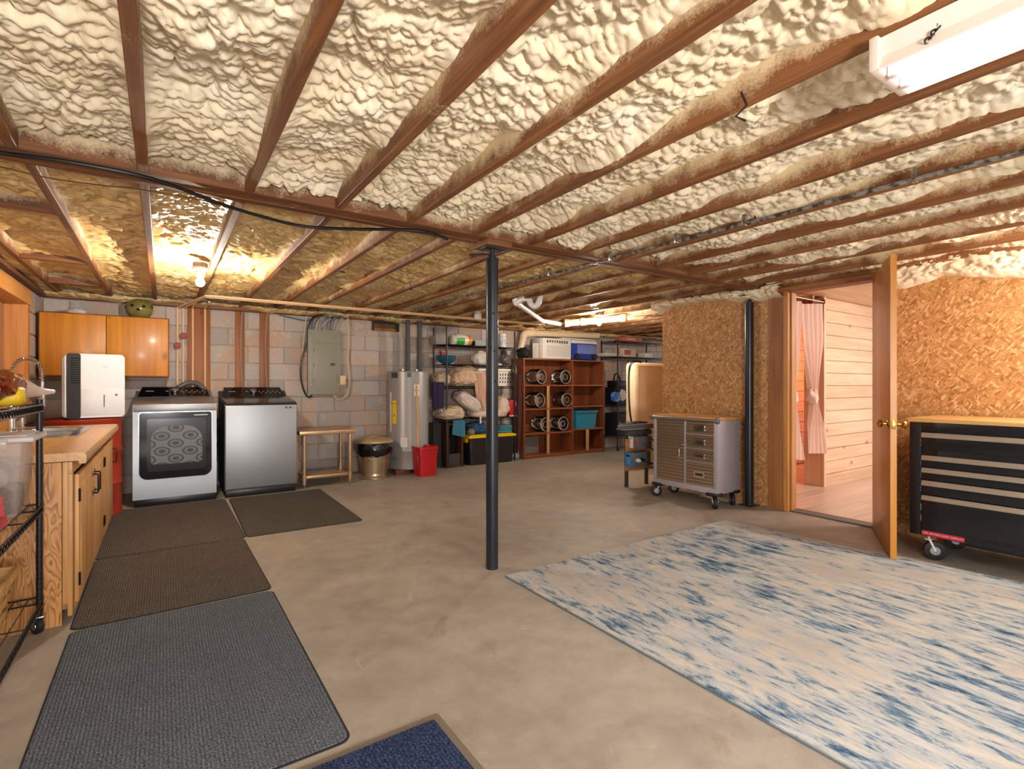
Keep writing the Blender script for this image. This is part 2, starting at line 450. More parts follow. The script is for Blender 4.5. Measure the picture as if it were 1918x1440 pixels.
# ================================================================= CEILING: DECK, GIRDER, JOISTS, FOAM
ceil = struct('ceiling', MB().box(XL - .2, 9.2, -2.6, YB + .2, 2.275, 2.35), M('deck_dark', '4A3828', .8))
GY0, GY1 = 2.68, 2.85
struct('girder', MB().box(XL, XR, GY0, GY0 + .055, ZC, 2.26, .003, 1).box(XL, XR, GY0 + .058, GY1 - .058, ZC + .004, 2.26, .003, 1).box(XL, XR, GY1 - .055, GY1, ZC + .001, 2.26, .003, 1), MT_girder, ceil)
near = [-.885, -.475, -.07, .335, .748, 1.137, 1.556, 1.966, 2.375, 2.785, 3.195, 3.605, 4.015, 4.42, 4.745]
far = [-.86, -.45, -.07, .32, .745, 1.137, 1.51, 1.93, 2.34] + [2.75 + .41 * i for i in range(16)]
for x in near:
    struct('joist', MB().box(x - .019, x + .019, -2.6, GY0 - .001, ZC, 2.262, .003, 1), MT_joist, ceil)
for x in far:
    struct('joist', MB().box(x - .019, x + .019, GY1 + .001, YB, ZC + .002, 2.262, .003, 1), MT_joist, ceil)
for y in (3.62, 5.0, 6.08):
    struct('blocking', MB().box(-.84, -.47, y - .02, y + .02, ZC + .004, ZC + .10, .003, 1), MT_girder, ceil)
struct('rim_plate', MB().box(XL, 9.2, YB - .09, YB + .01, 2.035, 2.068, .004, 1), MT_girder, ceil)
struct('side_plate', MB().box(XL - .01, XL + .045, GY1, YB - .09, 2.035, 2.068, .004, 1), MT_girder, ceil)

rng = np.random.default_rng(11)
_J = rng.random((256, 256, 3))
def worley(x, y):
    xi = np.floor(x).astype(int); yi = np.floor(y).astype(int)
    f1 = np.full(x.shape, 9.0); f2 = np.full(x.shape, 9.0); hv = np.zeros(x.shape)
    for dx in (-1, 0, 1):
        for dy in (-1, 0, 1):
            j = _J[(xi + dx) % 256, (yi + dy) % 256]
            d = np.hypot(xi + dx + j[..., 0] - x, yi + dy + j[..., 1] - y)
            c = d < f1
            f2 = np.where(c, f1, np.minimum(f2, d)); hv = np.where(c, j[..., 2], hv); f1 = np.where(c, d, f1)
    return f1, f2, hv
def spheres(x, y):
    """Upper hull of jittered balls of unequal size: the bubbly skin of sprayed foam."""
    xi = np.floor(x).astype(int); yi = np.floor(y).astype(int); h = np.zeros(x.shape)
    for dx in (-1, 0, 1):
        for dy in (-1, 0, 1):
            j = _J[(xi + dx) % 256, (yi + dy) % 256]; r = .45 + .45 * j[..., 2]
            d2 = (xi + dx + j[..., 0] - x) ** 2 + (yi + dy + j[..., 1] - y) ** 2
            h = np.maximum(h, np.sqrt(np.clip(r * r - d2, 0, None)) + .35 * j[..., 2] * (d2 < r * r))
    return h
def vnoise(x, y):
    xi = np.floor(x).astype(int); yi = np.floor(y).astype(int); u = x - xi; v = y - yi
    u = u * u * (3 - 2 * u); v = v * v * (3 - 2 * v); g = lambda a, b: _J[(xi + a) % 256, (yi + b) % 256, 2]
    return (g(0, 0) * (1 - u) + g(1, 0) * u) * (1 - v) + (g(0, 1) * (1 - u) + g(1, 1) * u) * v
def lumps(x, y, big=1.0):
    """Height of sprayed foam beads, 0 (crevice) .. about 1 (top of a bead)."""
    wx = x + .03 * (vnoise(x * 14, y * 14) - .5) + .10 * (vnoise(x * 3 + 9, y * 3) - .5)
    wy = y + .03 * (vnoise(x * 14 + 50, y * 14) - .5) + .10 * (vnoise(x * 3, y * 3 + 31) - .5)
    return .66 * spheres(wx * 22 / big, wy * 31 / big) + .34 * spheres(wx * 46 / big + 40, wy * 61 / big + 11)
def foam_mesh(name, X, Y, Z, mat, parent, flip=False):
    nu, nv = X.shape; V = np.stack([X, Y, Z], -1).reshape(-1, 3)
    i = np.arange(nu * nv).reshape(nu, nv)
    q = np.stack([i[:-1, :-1], i[:-1, 1:], i[1:, 1:], i[1:, :-1]], -1).reshape(-1, 4)
    if flip: q = q[:, ::-1]
    me = bpy.data.meshes.new(name)
    me.vertices.add(len(V)); me.vertices.foreach_set('co', V.ravel())
    me.loops.add(q.size); me.loops.foreach_set('vertex_index', q.ravel().astype(np.int32))
    me.polygons.add(len(q)); me.polygons.foreach_set('loop_start', np.arange(0, q.size, 4, dtype=np.int32))
    me.update(calc_edges=True); me.polygons.foreach_set('use_smooth', np.ones(len(q), bool))
    me.materials.append(mat)
    o = bpy.data.objects.new(name, me); COL.objects.link(o); o.parent = parent; ROOT[o.name] = Vector((0, 0, 0))
    return o
def bay(x0, x1, y0, y1, res, mat, k, depth, amp, jag, res_y=None):
    nu = int((x1 - x0) / res) + 2; nv = int((y1 - y0) / (res_y or res)) + 2
    u = np.linspace(0, 1, nu)[:, None]; v = np.linspace(0, 1, nv)[None, :]
    yb = y1 - .05 * vnoise(np.full(1, 3.3 + k), np.full(1, 1.7))[0]
    X = x0 + (x1 - x0) * u + 0 * v; Y = y0 + (yb - y0) * v + 0 * u
    off = k * 5.37
    L = lumps(X + off, Y)
    lowf = vnoise(X * 2.2 + off, Y * 2.6) - .5
    wave = vnoise(X * 5 + off, Y * 5.5 + off) - .5
    e = np.minimum(u, 1 - u) * (x1 - x0)
    rise = np.exp(-(e / .042) ** 1.4)                       # foam creeping up the joist faces
    creep = (vnoise(X * 0 + off, Y * 2.1) * .75 + vnoise(X * 0 + off + 7, Y * 6) * .25)
    Z = ZC + depth + .07 * lowf + .05 * wave - amp * L * (1 - .75 * rise) - rise * (depth * jag * creep)
    lip = np.exp(-((1 - v) * (y1 - y0) / .07) ** 2)
    Z = Z - lip * .03 * creep
    Z = np.minimum(Z, 2.262); Z = np.maximum(Z, ZC + .004)
    edge = (e < .004)
    foam_mesh('spray_foam', X, Y, Z, mat, ceil)
for k, (a, b) in enumerate(zip(near, near[1:])):
    droop = .75 if k < 7 else .8
    bay(a + .0195, b - .0195, -.9 if k < 3 else -1.4, GY0 - .012, .0068 if k < 7 else .0085, MT_foam, k, .120 if k < 7 else .105, .046, droop)
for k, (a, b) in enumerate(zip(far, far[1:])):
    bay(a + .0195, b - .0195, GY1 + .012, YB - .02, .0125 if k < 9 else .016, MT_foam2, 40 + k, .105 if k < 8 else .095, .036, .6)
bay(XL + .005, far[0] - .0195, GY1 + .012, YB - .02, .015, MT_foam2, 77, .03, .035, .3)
def strip(name, fn, nu, nv, mat, parent):
    u = np.linspace(0, 1, nu)[:, None] + np.zeros((1, nv)); v = np.linspace(0, 1, nv)[None, :] + np.zeros((nu, 1))
    foam_mesh(name, *fn(u, v), mat, parent)
# foam spilling over the head of the OSB wall and sprayed down its upper face
def spill(u, v):
    y = -1.2 + 2.92 * u; drop = .10 + .16 * vnoise(y * 2.1 + 3, y * 0 + 2) * np.clip(1.1 - np.abs(y - 1.5) * .25, .3, 1) + .05 * vnoise(y * 9, y * 0)
    z = 2.14 - v * drop; t = np.sin(np.clip(v, 0, 1) * PI) ** .6 * (.02 + .05 * lumps(y * 1.2, z * 1.5 + 4))
    return XR - .001 - t, y, z
strip('spray_foam', spill, 240, 28, MT_foam, wall_r)
def spill2(u, v):
    y = 2.5 + 1.45 * u; drop = .05 + .10 * vnoise(y * 4 + 13, y * 0 + 5) + .03 * vnoise(y * 15, y * 0)
    z = 2.12 - v * drop; t = np.sin(np.clip(v, 0, 1) * PI) ** .5 * (.03 + .10 * lumps(y * .9 + 3, z * 1.2) + .05)
    return XR - .001 - t, y, z
strip('spray_foam', spill2, 160, 24, MT_foam, wall_r)
def spill3(u, v):
    x = XL + 10 * u; drop = .01 + .05 * vnoise(x * 3 + 3, x * 0 + 5) + .025 * vnoise(x * 13, x * 0)
    z = 2.10 - v * drop; t = np.sin(np.clip(v, 0, 1) * PI) ** .5 * (.05 + .09 * lumps(x, z + 8))
    return x, YB - .085 - t, z
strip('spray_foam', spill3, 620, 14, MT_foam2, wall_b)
# ================================================================= POSTS, LIGHTS, CEILING RUNS
MT_iron = M('painted_iron', '23252B', .32, .35, c2='33363E', sc=3, st=(1, 1, .5))
def column(x, y, top, label, r=.039, block=True):
    t = thing('support_column', label, 'column', (x, y, 0), group='steel support columns')
    part('post', MB().lathe([(r, 0), (r, top - .012), (r * 1.06, top - .012), (r * 1.06, top), (r * .6, top)], (x, y, 0), 24), MT_iron, t)
    part('adjusting_screw', MB().cyl((x, y, top), (x, y, 2.03), .016, 12).cyl((x, y, top + .0), (x, y, top + .02), .024, 8), MT_iron, t)
    part('cap_plate', MB().box(x - .075, x + .075, y - .06, y + .06, 2.026, 2.034, .002), MT_iron, t)
    if block:
        part('wood_block', MB().box(x - .09, x + .09, y - .095, y + .085, 2.0345, 2.0695, .003), MT_girder, t)
        part('screw_handle', MB().cyl((x - .15, y + .03, top + .012), (x + .01, y - .005, top + .03), .006, 8), MT_iron, t)
        for z, a in ((1.62, 0), (1.38, .15), (1.40, -.9), (1.19, .3)):
            d = Vector((-.55 * math.cos(a) + .83 * math.sin(a) + .25, -.83, 0)).normalized()
            part('bolt_hole', MB().cyl(Vector((x, y, z)) + d * (r - .004), Vector((x, y, z)) + d * (r + .0012), .0075, 10), MT_dark, t)
    else:
        part('floor_plate', MB().box(x - .07, x + .07, y - .07, y + .07, 0, .008, .002), MT_iron, t)
    return t
p = W(915, 1064, z=0)
column(p.x + .02, GY0 + .095, 1.97, 'dark steel adjustable post standing alone mid-floor under the girder')
column(XR - .075, GY0 + .14, 1.965, 'dark steel post tight against the particle board wall', .04, False)

# shop light with two tubes
MT_lampw = M('white_enamel', 'E9DCD4', .35)
def emis(name, c, s):
    t = NT(name); t.set(Base_Color=lin(c), Emission_Color=lin(c), Emission_Strength=s); return t.m
MT_tube = emis('lit_tube', 'F3F8FF', 14.0)
y0, y1, zx = -.64, .575, 1.967
t = thing('shop_light', 'white two-tube fluorescent shop light hung on chains below the joists', 'light', (1.6, (y0 + y1) / 2, zx))
part('housing', MB().prism([(1.515, 2.0), (1.515, 2.055), (1.555, 2.06), (1.645, 2.06), (1.685, 2.055), (1.685, 2.0)], 'y', y0 + .02, y1 - .02), MT_lampw, t, smooth=False)
part('reflector', MB().prism([(1.502, zx + .004), (1.515, 2.004), (1.685, 2.004), (1.698, zx + .004), (1.694, zx + .002), (1.68, 1.998), (1.52, 1.998), (1.506, zx + .002)], 'y', y0 + .02, y1 - .02), MT_lampw, t, smooth=False)
for yy in (y0, y1 - .022):
    part('end_cap', MB().box(1.50, 1.70, yy, yy + .022, zx + .004, 2.058, .004), M('end_cap_cream', 'DECDBF', .4), t)
for xx in (1.56, 1.64):
    part('tube', MB().cyl((xx, y0 + .05, zx + .010), (xx, y1 - .05, zx + .010), .0165, 14), MT_tube, t)
    for yy in (y0 + .023, y1 - .052):
        part('tube_socket', MB().box(xx - .012, xx + .012, yy, yy + .028, zx - .002, 1.996, .003), MT_lampw, t)
def chain(a, b, n, r=.009):
    mb = MB(); a, b = Vector(a), Vector(b); ax = (b - a).normalized(); u = ax.orthogonal().normalized(); w = ax.cross(u)
    for i in range(n):
        c = a.lerp(b, (i + .5) / n); L = (b - a).length / n * .72; q = u if i % 2 else w
        mb.tube([c + ax * (L * math.cos(k)) + q * (r * .8 * math.sin(k)) for k in [2 * PI * j / 10 for j in range(10)]], .0022, 5, True)
    return mb
for yy in (.44, -.5):
    part('chain', chain((1.60, yy, 2.055), (1.562, yy - .02, 2.085), 4).box(1.598, 1.602, yy - .002, yy + .002, 2.05, 2.06), MT_steel, t)
part('chain', chain((1.505, .455, 1.985), (1.545, .40, 2.072), 11), M('dark_chain', '3A3836', .4, .8), t)
lamp('shop_light_glow', 'AREA', (1.6, (y0 + y1) / 2, zx - .012), 14, (.96, .98, 1), parent=t, size=.17, sizey=1.1)

# bare bulbs in porcelain holders
MT_bulb = emis('lit_bulb', 'FFF6E8', 40.0)
def bulb_lamp(x, y, z, label, power, r=.032, tilt=None):
    t = thing('bulb_lamp', label, 'lamp', (x, y, z), group='bare ceiling bulbs')
    part('junction_box', MB().lathe([(.05, 0), (.05, .035)], (x, y, z + .115), 8), M('box_brown', '8C7A66', .6), t)
    part('lamp_holder', MB().lathe([(.022, .058), (.03, .07), (.034, .085), (.055, .10), (.057, .114), (.03, .115)], (x, y, z), 20), M('porcelain', 'EDE8E0', .25), t)
    part('bulb', MB().lathe([(.002, -r), (r * .5, -r * .87), (r * .86, -r * .5), (r, 0), (r * .9, r * .45), (r * .62, r * .95), (.016, .05), (.014, .06)], (x, y, z), 20), MT_bulb, t)
    l = lamp('bulb_glow', 'POINT', (x, y, z - .005), power, (1, .90, .76), parent=t, radius=r)
    return t
b = W(375, 529, y=4.6)
bulb_lamp(b.x, b.y, b.z, 'bare glowing bulb over the washer and dryer', 420)
b = W(1122, 606, y=4.95)
bulb_lamp(b.x, b.y, b.z - .0, 'bare glowing bulb hanging in front of the white drain pipe', 380, .028)

# black cable stapled along the girder, thin wire, iron pipe
pts = [W(*q, z=2.05) for q in ((-60, 274), (0, 286), (110, 300), (250, 326), (330, 350), (420, 384), (500, 408), (570, 424), (660, 429), (740, 430), (800, 434), (838, 448))] 
for q in pts: q.z = min(q.z, 2.05)
solo('power_cable', MB().tube(spline(pts, 5), .0085, 8).tube([q + Vector((0, .014, .006)) for q in spline(pts, 5)], .007, 6), M('cable_black', '101014', .35), 'thick black power cable slung along the underside of the girder', 'cable')
pts = [W(*q, z=2.062) for q in ((0, 312), (90, 333), (190, 347), (265, 355), (390, 378), (480, 405))]
solo('wire', MB().tube(spline(pts, 5), .0028, 5), M('wire_brown', '5C4128', .5), 'thin brown wire strung loosely behind the girder', 'wire')
pa, pb = W(1960, 288, z=2.052), W(760, 578, z=2.052)
pa = Vector((2.70, .2, 2.05)); pb = Vector((2.44, 5.6, 2.05))
t = thing('iron_pipe', 'thin mottled grey iron pipe strapped under the joists and girder', 'pipe', (2.6, 3.0, 2.04))
part('pipe', MB().cyl(pa, pb, .0105, 10), M('galv_mottled', '8C877E', .45, .3, c2='3D3733', sc=30, stops=(.42, .58)), t)
for f in (.12, .26, .34, .44, .56, .7):
    c = pa.lerp(pb, f)
    part('strap', MB().box(c.x - .014, c.x + .014, c.y - .01, c.y + .01, c.z - .0125, c.z + .05, .002), MT_steel, t)
# loose wire ends poking from the joists
for i, (px, py, ln) in enumerate(((1388, 190, .09), (1413, 414, .07), (640, 505, .03), (768, 538, .03))):
    c = W(px, py, z=2.06)
    solo('wire_tie', MB().tube([c + Vector((0, 0, .03)), c + Vector((.015, -.01, -.012)), c + Vector((-.01, .012, -ln * .5)), c + Vector((.025, .0, -ln * .6))], .004, 6), MT_black,
         ('black wire tie on the joist nearest the shop light', 'black wire tie round the iron pipe strap', 'short dark nail-like wire stub on a joist past the girder near the bulb', 'short dark wire stub on a joist between bulb and post')[i], 'wire tie')

# white P-trap and drain run at the far ceiling
def wp(px, py, z): return W(px, py, z=z)
t = thing('drain_pipe', 'white plastic drain pipe with trap running below the far foam', 'pipe', (3.6, 4.6, 1.9))
a = W(1010, 548, y=4.35); 
trap = spline([W(1011, 543, y=4.3), W(1011, 560, y=4.3), W(1004, 573, y=4.32), W(995, 570, y=4.35), W(990, 560, y=4.38), W(978, 560, y=4.42), W(967, 567, y=4.46)], 5)
part('trap', MB().tube(trap, .031, 14), M('trap_white', 'DDDBDA', .25), t)
e = trap[-1]; b1 = W(1016, 601, y=5.25); b2 = W(1050, 607, y=5.35)
part('branch', MB().tube([e, e.lerp(b1, .5), b1], .027, 14).tube([b1, b1.lerp(b2, .3), b2], .027, 14), MT_pvc, t)
part('elbow', MB().tube([e + Vector((-.01, .01, .04)), e, e.lerp(b1, .12)], .034, 14), MT_pvc, t)
m2 = W(1195, 592, y=4.75); b2b = W(1062, 605, y=5.3)
part('main', MB().tube([b2b, m2], .045, 16), MT_pvcb, t)
for f in (.0, .22, .42, .78):
    c = b2b.lerp(m2, f); d = (m2 - b2b).normalized()
    part('coupling', MB().cyl(c - d * .03, c + d * .03, .053, 16), M('coupling_cream', 'EAD9BE', .35), t)
part('uphill_elbow', MB().tube(spline([m2, m2 + (m2 - b2b).normalized() * .09, m2 + (m2 - b2b).normalized() * .13 + Vector((0, 0, .05)), m2 + (m2 - b2b).normalized() * .14 + Vector((0, 0, .12))], 4), .046, 14), MT_pvcb, t)
# beige stack along the back wall
t = thing('waste_stack', 'beige waste pipe turning down the back wall beside the shelving', 'pipe', W(965, 700, y=6.74))
s0, s1, s2 = W(966, 690, y=6.74), W(981, 630, y=6.73), W(1000, 624, y=6.70); s3 = W(1120, 629, y=6.68)
part('downpipe', MB().tube([s0, s0.lerp(s1, .5), s1], .055, 16), MT_pvcb, t)
part('bend', MB().tube(spline([s1 - (s1 - s0).normalized() * .03, s1 + Vector((.02, 0, .04)), s2], 5), .062, 16), MT_pvcb, t)
part('run', MB().tube([s2, s3], .052, 16), MT_pvcb, t)
part('lower_bend', MB().tube(spline([s0 + Vector((.0, 0, .03)), s0 + Vector((.0, -.02, -.04)), s0 + Vector((.06, -.05, -.08))], 5), .06, 14), MT_pvcb, t)
c = W(895, 588, y=5.9)
solo('pipe_stub', MB().lathe([(.03, -.08), (.05, -.07), (.055, 0), (.045, .01), (.045, .07)], c, 16), MT_pvc, 'short white capped pipe stub hanging from the foam behind the post', 'pipe')

# copper-coloured water lines: two risers with red valves, two in front of the plank, all turning along the ceiling
MT_cop = M('tan_water_line', 'E3B98C', .35)
MT_valve = M('valve_red', '8E0C16', .5)
for i, (px, vy, yf, lab) in enumerate(((332, 647, 5.86, 'tan water line with the lower red valve beside the wall cabinet'), (343, 629, 5.95, 'tan water line with the higher red valve next to the plank'))):
    y = YB - .035; b = W(px, 640, y=y)
    t = thing('water_line', lab, 'pipe', (b.x, y, .9), group='tan water lines')
    xx = W(385, 556, z=2.035).x
    part('riser', MB().tube([(b.x, y, .9), (b.x, y, 2.022)], .0105, 10), MT_cop, t)
    part('ceiling_run', MB().tube([(b.x, y, 2.03), (b.x + .02, y - .04, 2.033), (xx + .0, yf + .03, 2.045), (xx + .05, yf, 2.045), (4.6, yf + .05, 2.045)], .0105, 10), MT_cop, t)
    v = W(px + 1, vy, y=y - .03)
    w = part('valve', MB().cyl((b.x, y - .045, v.z), (b.x, y, v.z), .012, 10).cyl((b.x, y, v.z - .03), (b.x, y, v.z + .03), .015, 10), M('brass_dull', 'B08A50', .35, .9), t)
    part('valve_wheel', MB().lathe([(.012, 0), (.03, .002), (.034, .008), (.03, .014), (.010, .016)], (b.x, y - .062, v.z), 16, rfn=lambda a, h: 1 + .08 * math.cos(6 * a), axis=(0, 1, 0)), MT_valve, w)
for i, px in enumerate((361, 384)):
    y = YB - .062; b = W(px, 640, y=y)
    solo('water_line', MB().tube([(b.x, y, .9), (b.x, y, 2.02), (b.x, y - .04, 2.04), (b.x + .01, 6.3, 2.045)], .0105, 10), MT_cop,
         ('tan pipe over the near edge of the wide plank', 'tan pipe over the far edge of the wide plank')[i], 'pipe', 'tan water lines')
MT_plank = wood('wall_plank_wood', '84481E', 'A9662E', 'z', .55, .6, knots='4A2410')
def wall_board(px0, px1, lab, name, g):
    a, c = W(px0, 600, y=YB - .04), W(px1, 600, y=YB - .04)
    solo(name, MB().box(a.x, c.x, YB - .04, YB - .001, 0.0, 2.034, .004), MT_plank, lab, 'board', g)
wall_board(351, 394, 'wide knotty plank fixed upright on the block wall behind the dryer', 'wall_plank', 'boards on the block wall')
wall_board(441, 458, 'narrow upright stud behind the washer, nearer the wide plank', 'wall_stud', 'boards on the block wall')
wall_board(487, 504, 'narrow upright stud behind the washer, nearer the breaker panel', 'wall_stud', 'boards on the block wall')
for px, py0, py1, lab in ((453, 575, 720, 'grey cable running down the stud nearer the plank'), (499, 577, 720, 'grey cable running down the stud nearer the breaker panel')):
    a = W(px, 640, y=YB - .048)
    solo('stud_cable', MB().tube(spline([(a.x + .02, YB - .05, 2.05), (a.x, YB - .047, 1.95), (a.x - .01, YB - .047, 1.6), (a.x + .004, YB - .047, 1.1)], 5), .0065, 6), M('cable_grey', '8C8782', .5), lab, 'cable', 'cables on the studs')
# ================================================================= ELECTRICAL PANEL
MT_panel = M('panel_grey', '8F8C7C', .45)
f = YB - .11
a, b = W(577, 616, y=f), W(638, 738, y=f); x0, x1, z0, z1 = a.x, b.x, b.z, a.z
t = thing('breaker_panel', 'grey-green steel breaker panel mounted on the block wall', 'breaker panel', ((x0 + x1) / 2, f, z0))
part('enclosure', MB().box(x0 + .01, x1 - .01, f + .008, YB - .001, z0 + .01, z1 - .01, .004), MT_panel, t)
part('cover', MB().box(x0, x1, f, f + .008, z0, z1, .004), MT_panel, t)
dx0, dx1, dz0, dz1 = W(586, 641, y=f).x, W(630, 641, y=f).x, W(600, 727, y=f).z, W(600, 641, y=f).z
d = part('door', MB().box(dx0, dx1, f - .007, f - .0002, dz0, dz1, .003), MT_panel, t)
part('latch', MB().box(dx1 - .075, dx1 - .02, f - .011, f - .0072, 1.41, 1.445, .002).box(dx1 - .048, dx1 - .022, f - .014, f - .0112, 1.416, 1.44, .002), M('latch_dark', '4E4C42', .4), d)
for zz in (dz0 + .1, (dz0 + dz1) / 2, dz1 - .1):
    part('hinge', MB().cyl((dx0 + .01, f - .009, zz - .02), (dx0 + .01, f - .009, zz + .02), .004, 8), M('latch_dark', '4E4C42'), d)
for xx in (x0 + .03, x1 - .03):
    for zz in (z0 + .12, z1 - .12):
        part('screw', MB().cyl((xx, f - .003, zz), (xx, f, zz), .006, 8), MT_steel, t)
c = W(642, 712, y=f - .02)
solo('switch_box', MB().box(c.x - .035, c.x + .035, f - .03, f - .0005, c.z - .06, c.z + .06, .006), M('box_cream', 'D8C098', .45), 'small cream plastic box on the corner of the breaker panel', 'box')
cc = {'g': M('cable_grey', '8C8782', .5), 'k': M('cable_black', '101014', .35), 'w': M('cable_tan', 'C9B191', .5), 's': M('cable_slate', '5B5F66', .45)}
cab = [(584, 590, 556, 'k'), (588, 602, 560, 's'), (592, 606, 557, 'w'), (596, 612, 556, 'g'), (600, 618, 557, 's'), (605, 622, 558, 'g'), (614, 616, 560, 's'), (618, 622, 560, 'k'), (622, 628, 561, 's'), (629, 640, 562, 'g'), (598, 640, 556, 'w')]
ORD = 'first second third fourth fifth sixth seventh eighth ninth tenth eleventh'.split()
names = {'g': 'grey', 'k': 'black', 'w': 'tan', 's': 'slate'}
for i, (pa_, pb_, py, k) in enumerate(cab):
    p0 = W(pa_, 617, y=f + .05); p1 = W(pb_, py + 20, y=f + .03); p2 = W(pb_ + 6, py + 8, y=f - .05)
    o = solo('panel_cable', MB().tube(bez((p0.x, f + .05, z1 - .012), (p0.x, f + .05, z1 + .09), (p1.x - .02, p1.y, p1.z - .06), (p2.x + .05, p2.y, 2.04), 10), .008, 6), cc[k], ORD[i] + ' cable from the near side in the bundle above the breaker panel, ' + names[k], 'cable', 'cables above the breaker panel')
L = [W(*q, y=f + .06) for q in ((596, 580), (578, 610), (572, 650), (564, 675), (563, 705), (568, 728), (576, 743), (585, 741))]
solo('panel_cable', MB().tube(spline(L, 5), .010, 7), cc['k'], 'black cable looping down round the near side of the breaker panel', 'cable', 'loops round the breaker panel')
L = [W(*q, y=f + .06) for q in ((590, 575), (574, 595), (570, 630), (567, 655), (576, 664))]
solo('panel_cable', MB().tube(spline(L, 5), .006, 6), cc['w'], 'tan cable bowing to the upper near side of the breaker panel', 'cable', 'loops round the breaker panel')
L = [W(*q, y=f + .05) for q in ((640, 566), (650, 592), (652, 640), (650, 672), (653, 700), (653, 725), (646, 742), (632, 748), (624, 739))]
solo('panel_cable', MB().tube(spline(L, 5), .008, 6).tube([q + Vector((.014, .0, .0)) for q in spline(L, 5)], .006, 6), cc['w'], 'tan cable pair looping round the far side of the breaker panel', 'cable', 'loops round the breaker panel')
L = [W(*q, y=YB - .03) for q in ((523, 590), (550, 596), (575, 600), (600, 590))]
solo('panel_cable', MB().tube(spline(L, 5), .009, 7), cc['s'], 'slate conduit end stretching sideways above the panel toward the studs', 'cable', 'loops round the breaker panel')
# wall vent
x0, x1 = W(697, 600, y=YB).x, W(747, 600, y=YB).x; za, zb = W(720, 620, y=YB).z, 2.034
t = thing('wall_vent', 'dark recessed vent opening with a wood sill at the wall top', 'vent', ((x0 + x1) / 2, YB, za))
part('back_panel', MB().box(x0, x1, YB + .010, YB + .0135, za, zb), M('vent_brown', '5B4525', .7), t)
part('frame', MB().box(x0, x0 + .02, YB - .012, YB + .0095, za, zb).box(x1 - .045, x1, YB - .012, YB + .0095, za, zb).box(x0 + .02, x1 - .045, YB - .012, YB + .0095, zb - .03, zb), M('vent_dark', '2E2318', .7), t)
for q0, q1 in ((x0 + .021, (x0 + x1) / 2 - .03), ((x0 + x1) / 2 - .028, x1 - .046)):
    part('sill_block', MB().box(q0, q1, YB - .02, YB + .0095, za, za + .035, .003), MT_plank, t)

# ================================================================= WALL CABINET, POT, STONE
MT_cab = wood('cabinet_orange_veneer', 'C07416', 'E0962E', 'z', .42, .35, knots='9A5B14', coat=.12)
MT_cabd = wood('cabinet_dark_edge', '6A3414', '8E4C20', 'z', .45, .6)
f = 6.47
x0, x1 = W(70, 640, y=f).x, W(317, 640, y=f).x; z0, z1 = 1.245, 1.862; xm = W(199, 640, y=f).x
t = thing('wall_cabinet', 'orange veneer wall cabinet with two plain doors', 'cabinet', ((x0 + x1) / 2, f, z0))
part('body', MB().box(x0, x1, f + .02, YB - .001, z0, z1, .003), MT_cabd, t)
part('door', MB().box(x0 + .012, xm - .003, f, f + .0195, z0 + .012, z1 - .01, .003), MT_cab, t)
part('door', MB().box(xm + .003, x1 - .010, f, f + .0195, z0 + .012, z1 - .01, .003), MT_cab, t)
c = W(261, 592, y=6.62); zt = z1 + .0
r = .115
t = thing('ceramic_pot', 'round olive glazed pot pierced with holes on the wall cabinet', 'pot', (c.x, 6.62, zt))
part('body', MB().lathe([(.05, 0), (.085, .014), (.113, .055), (.12, .095), (.112, .14), (.08, .18), (.04, .195), (.002, .198)], (c.x, 6.62, zt), 28), M('olive_glaze', '6E6534', .18, c2='857A40', sc=9), t)
for ang, zz in ((-.5, .10), (.35, .095), (-1.25, .085), (1.2, .10), (-.05, .06)):
    d = Vector((math.sin(ang), -math.cos(ang), .15)).normalized(); q = Vector((c.x, 6.62, zt + zz)) + d * .1185
    part('hole', MB().cyl(q, q + d * .004, .016, 12), MT_dark, t)
c = W(143, 583, y=6.62)
solo('white_stone', MB().blob((c.x, 6.62, z1 + .028), (.085, .05, .03), .25, 2, 3, flat=.9), M('stone_white', 'CFC4B8', .6), 'pale smooth stone lying on top of the wall cabinet', 'stone')

# ================================================================= RED DRUM AND DEHUMIDIFIER
dx, dy, dr = -.60, 5.93, .295
prof = [(dr * .97, 0), (dr, .012), (dr, .02), (dr * .985, .03), (dr * .985, .27), (dr * 1.015, .285), (dr * 1.015, .30), (dr * .985, .315), (dr * .985, .56), (dr * 1.015, .575), (dr * 1.015, .59), (dr * .985, .605), (dr * .985, .84), (dr, .85), (dr, .87), (dr * .95, .87), (dr * .94, .855)]
t = thing('red_drum', 'orange-red drum standing in the corner between counter and dryer', 'drum', (dx, dy, 0))
part('body', MB().lathe(prof, (dx, dy, 0), 40), M('drum_red', 'A83414', .4, c2='93290F', sc=4), t)
part('bung', MB().lathe([(.03, .855), (.03, .866), (.02, .868)], (dx - .1, dy + .1, 0), 12), MT_black, t)
g = thing('dehumidifier', 'white dehumidifier with a black grille strip on top of the red drum', 'dehumidifier', (-.505, 5.90, .8712), math.radians(8))
w, hgt, dp = .41, .565, .27
def rr(x0, x1, z0, z1, r, n=6):
    out = []
    for cx, cz, a0 in ((x1 - r, z1 - r, 0), (x0 + r, z1 - r, PI / 2), (x0 + r, z0 + r, PI), (x1 - r, z0 + r, 1.5 * PI)):
        out += [(cx + r * math.cos(a0 + k * PI / 2 / n), cz + r * math.sin(a0 + k * PI / 2 / n)) for k in range(n + 1)]
    return out
part('back_shell', MB().prism(rr(-w / 2 - .015, w / 2 - .02, .012, hgt - .025, .03), 'y', -dp / 2 + .075, dp / 2), M('dehum_side', 'D5D6D8', .4), g)
part('front_shell', MB().prism(rr(-w / 2, w / 2, .01, hgt, .035), 'y', -dp / 2, -dp / 2 + .074), MT_white, g)
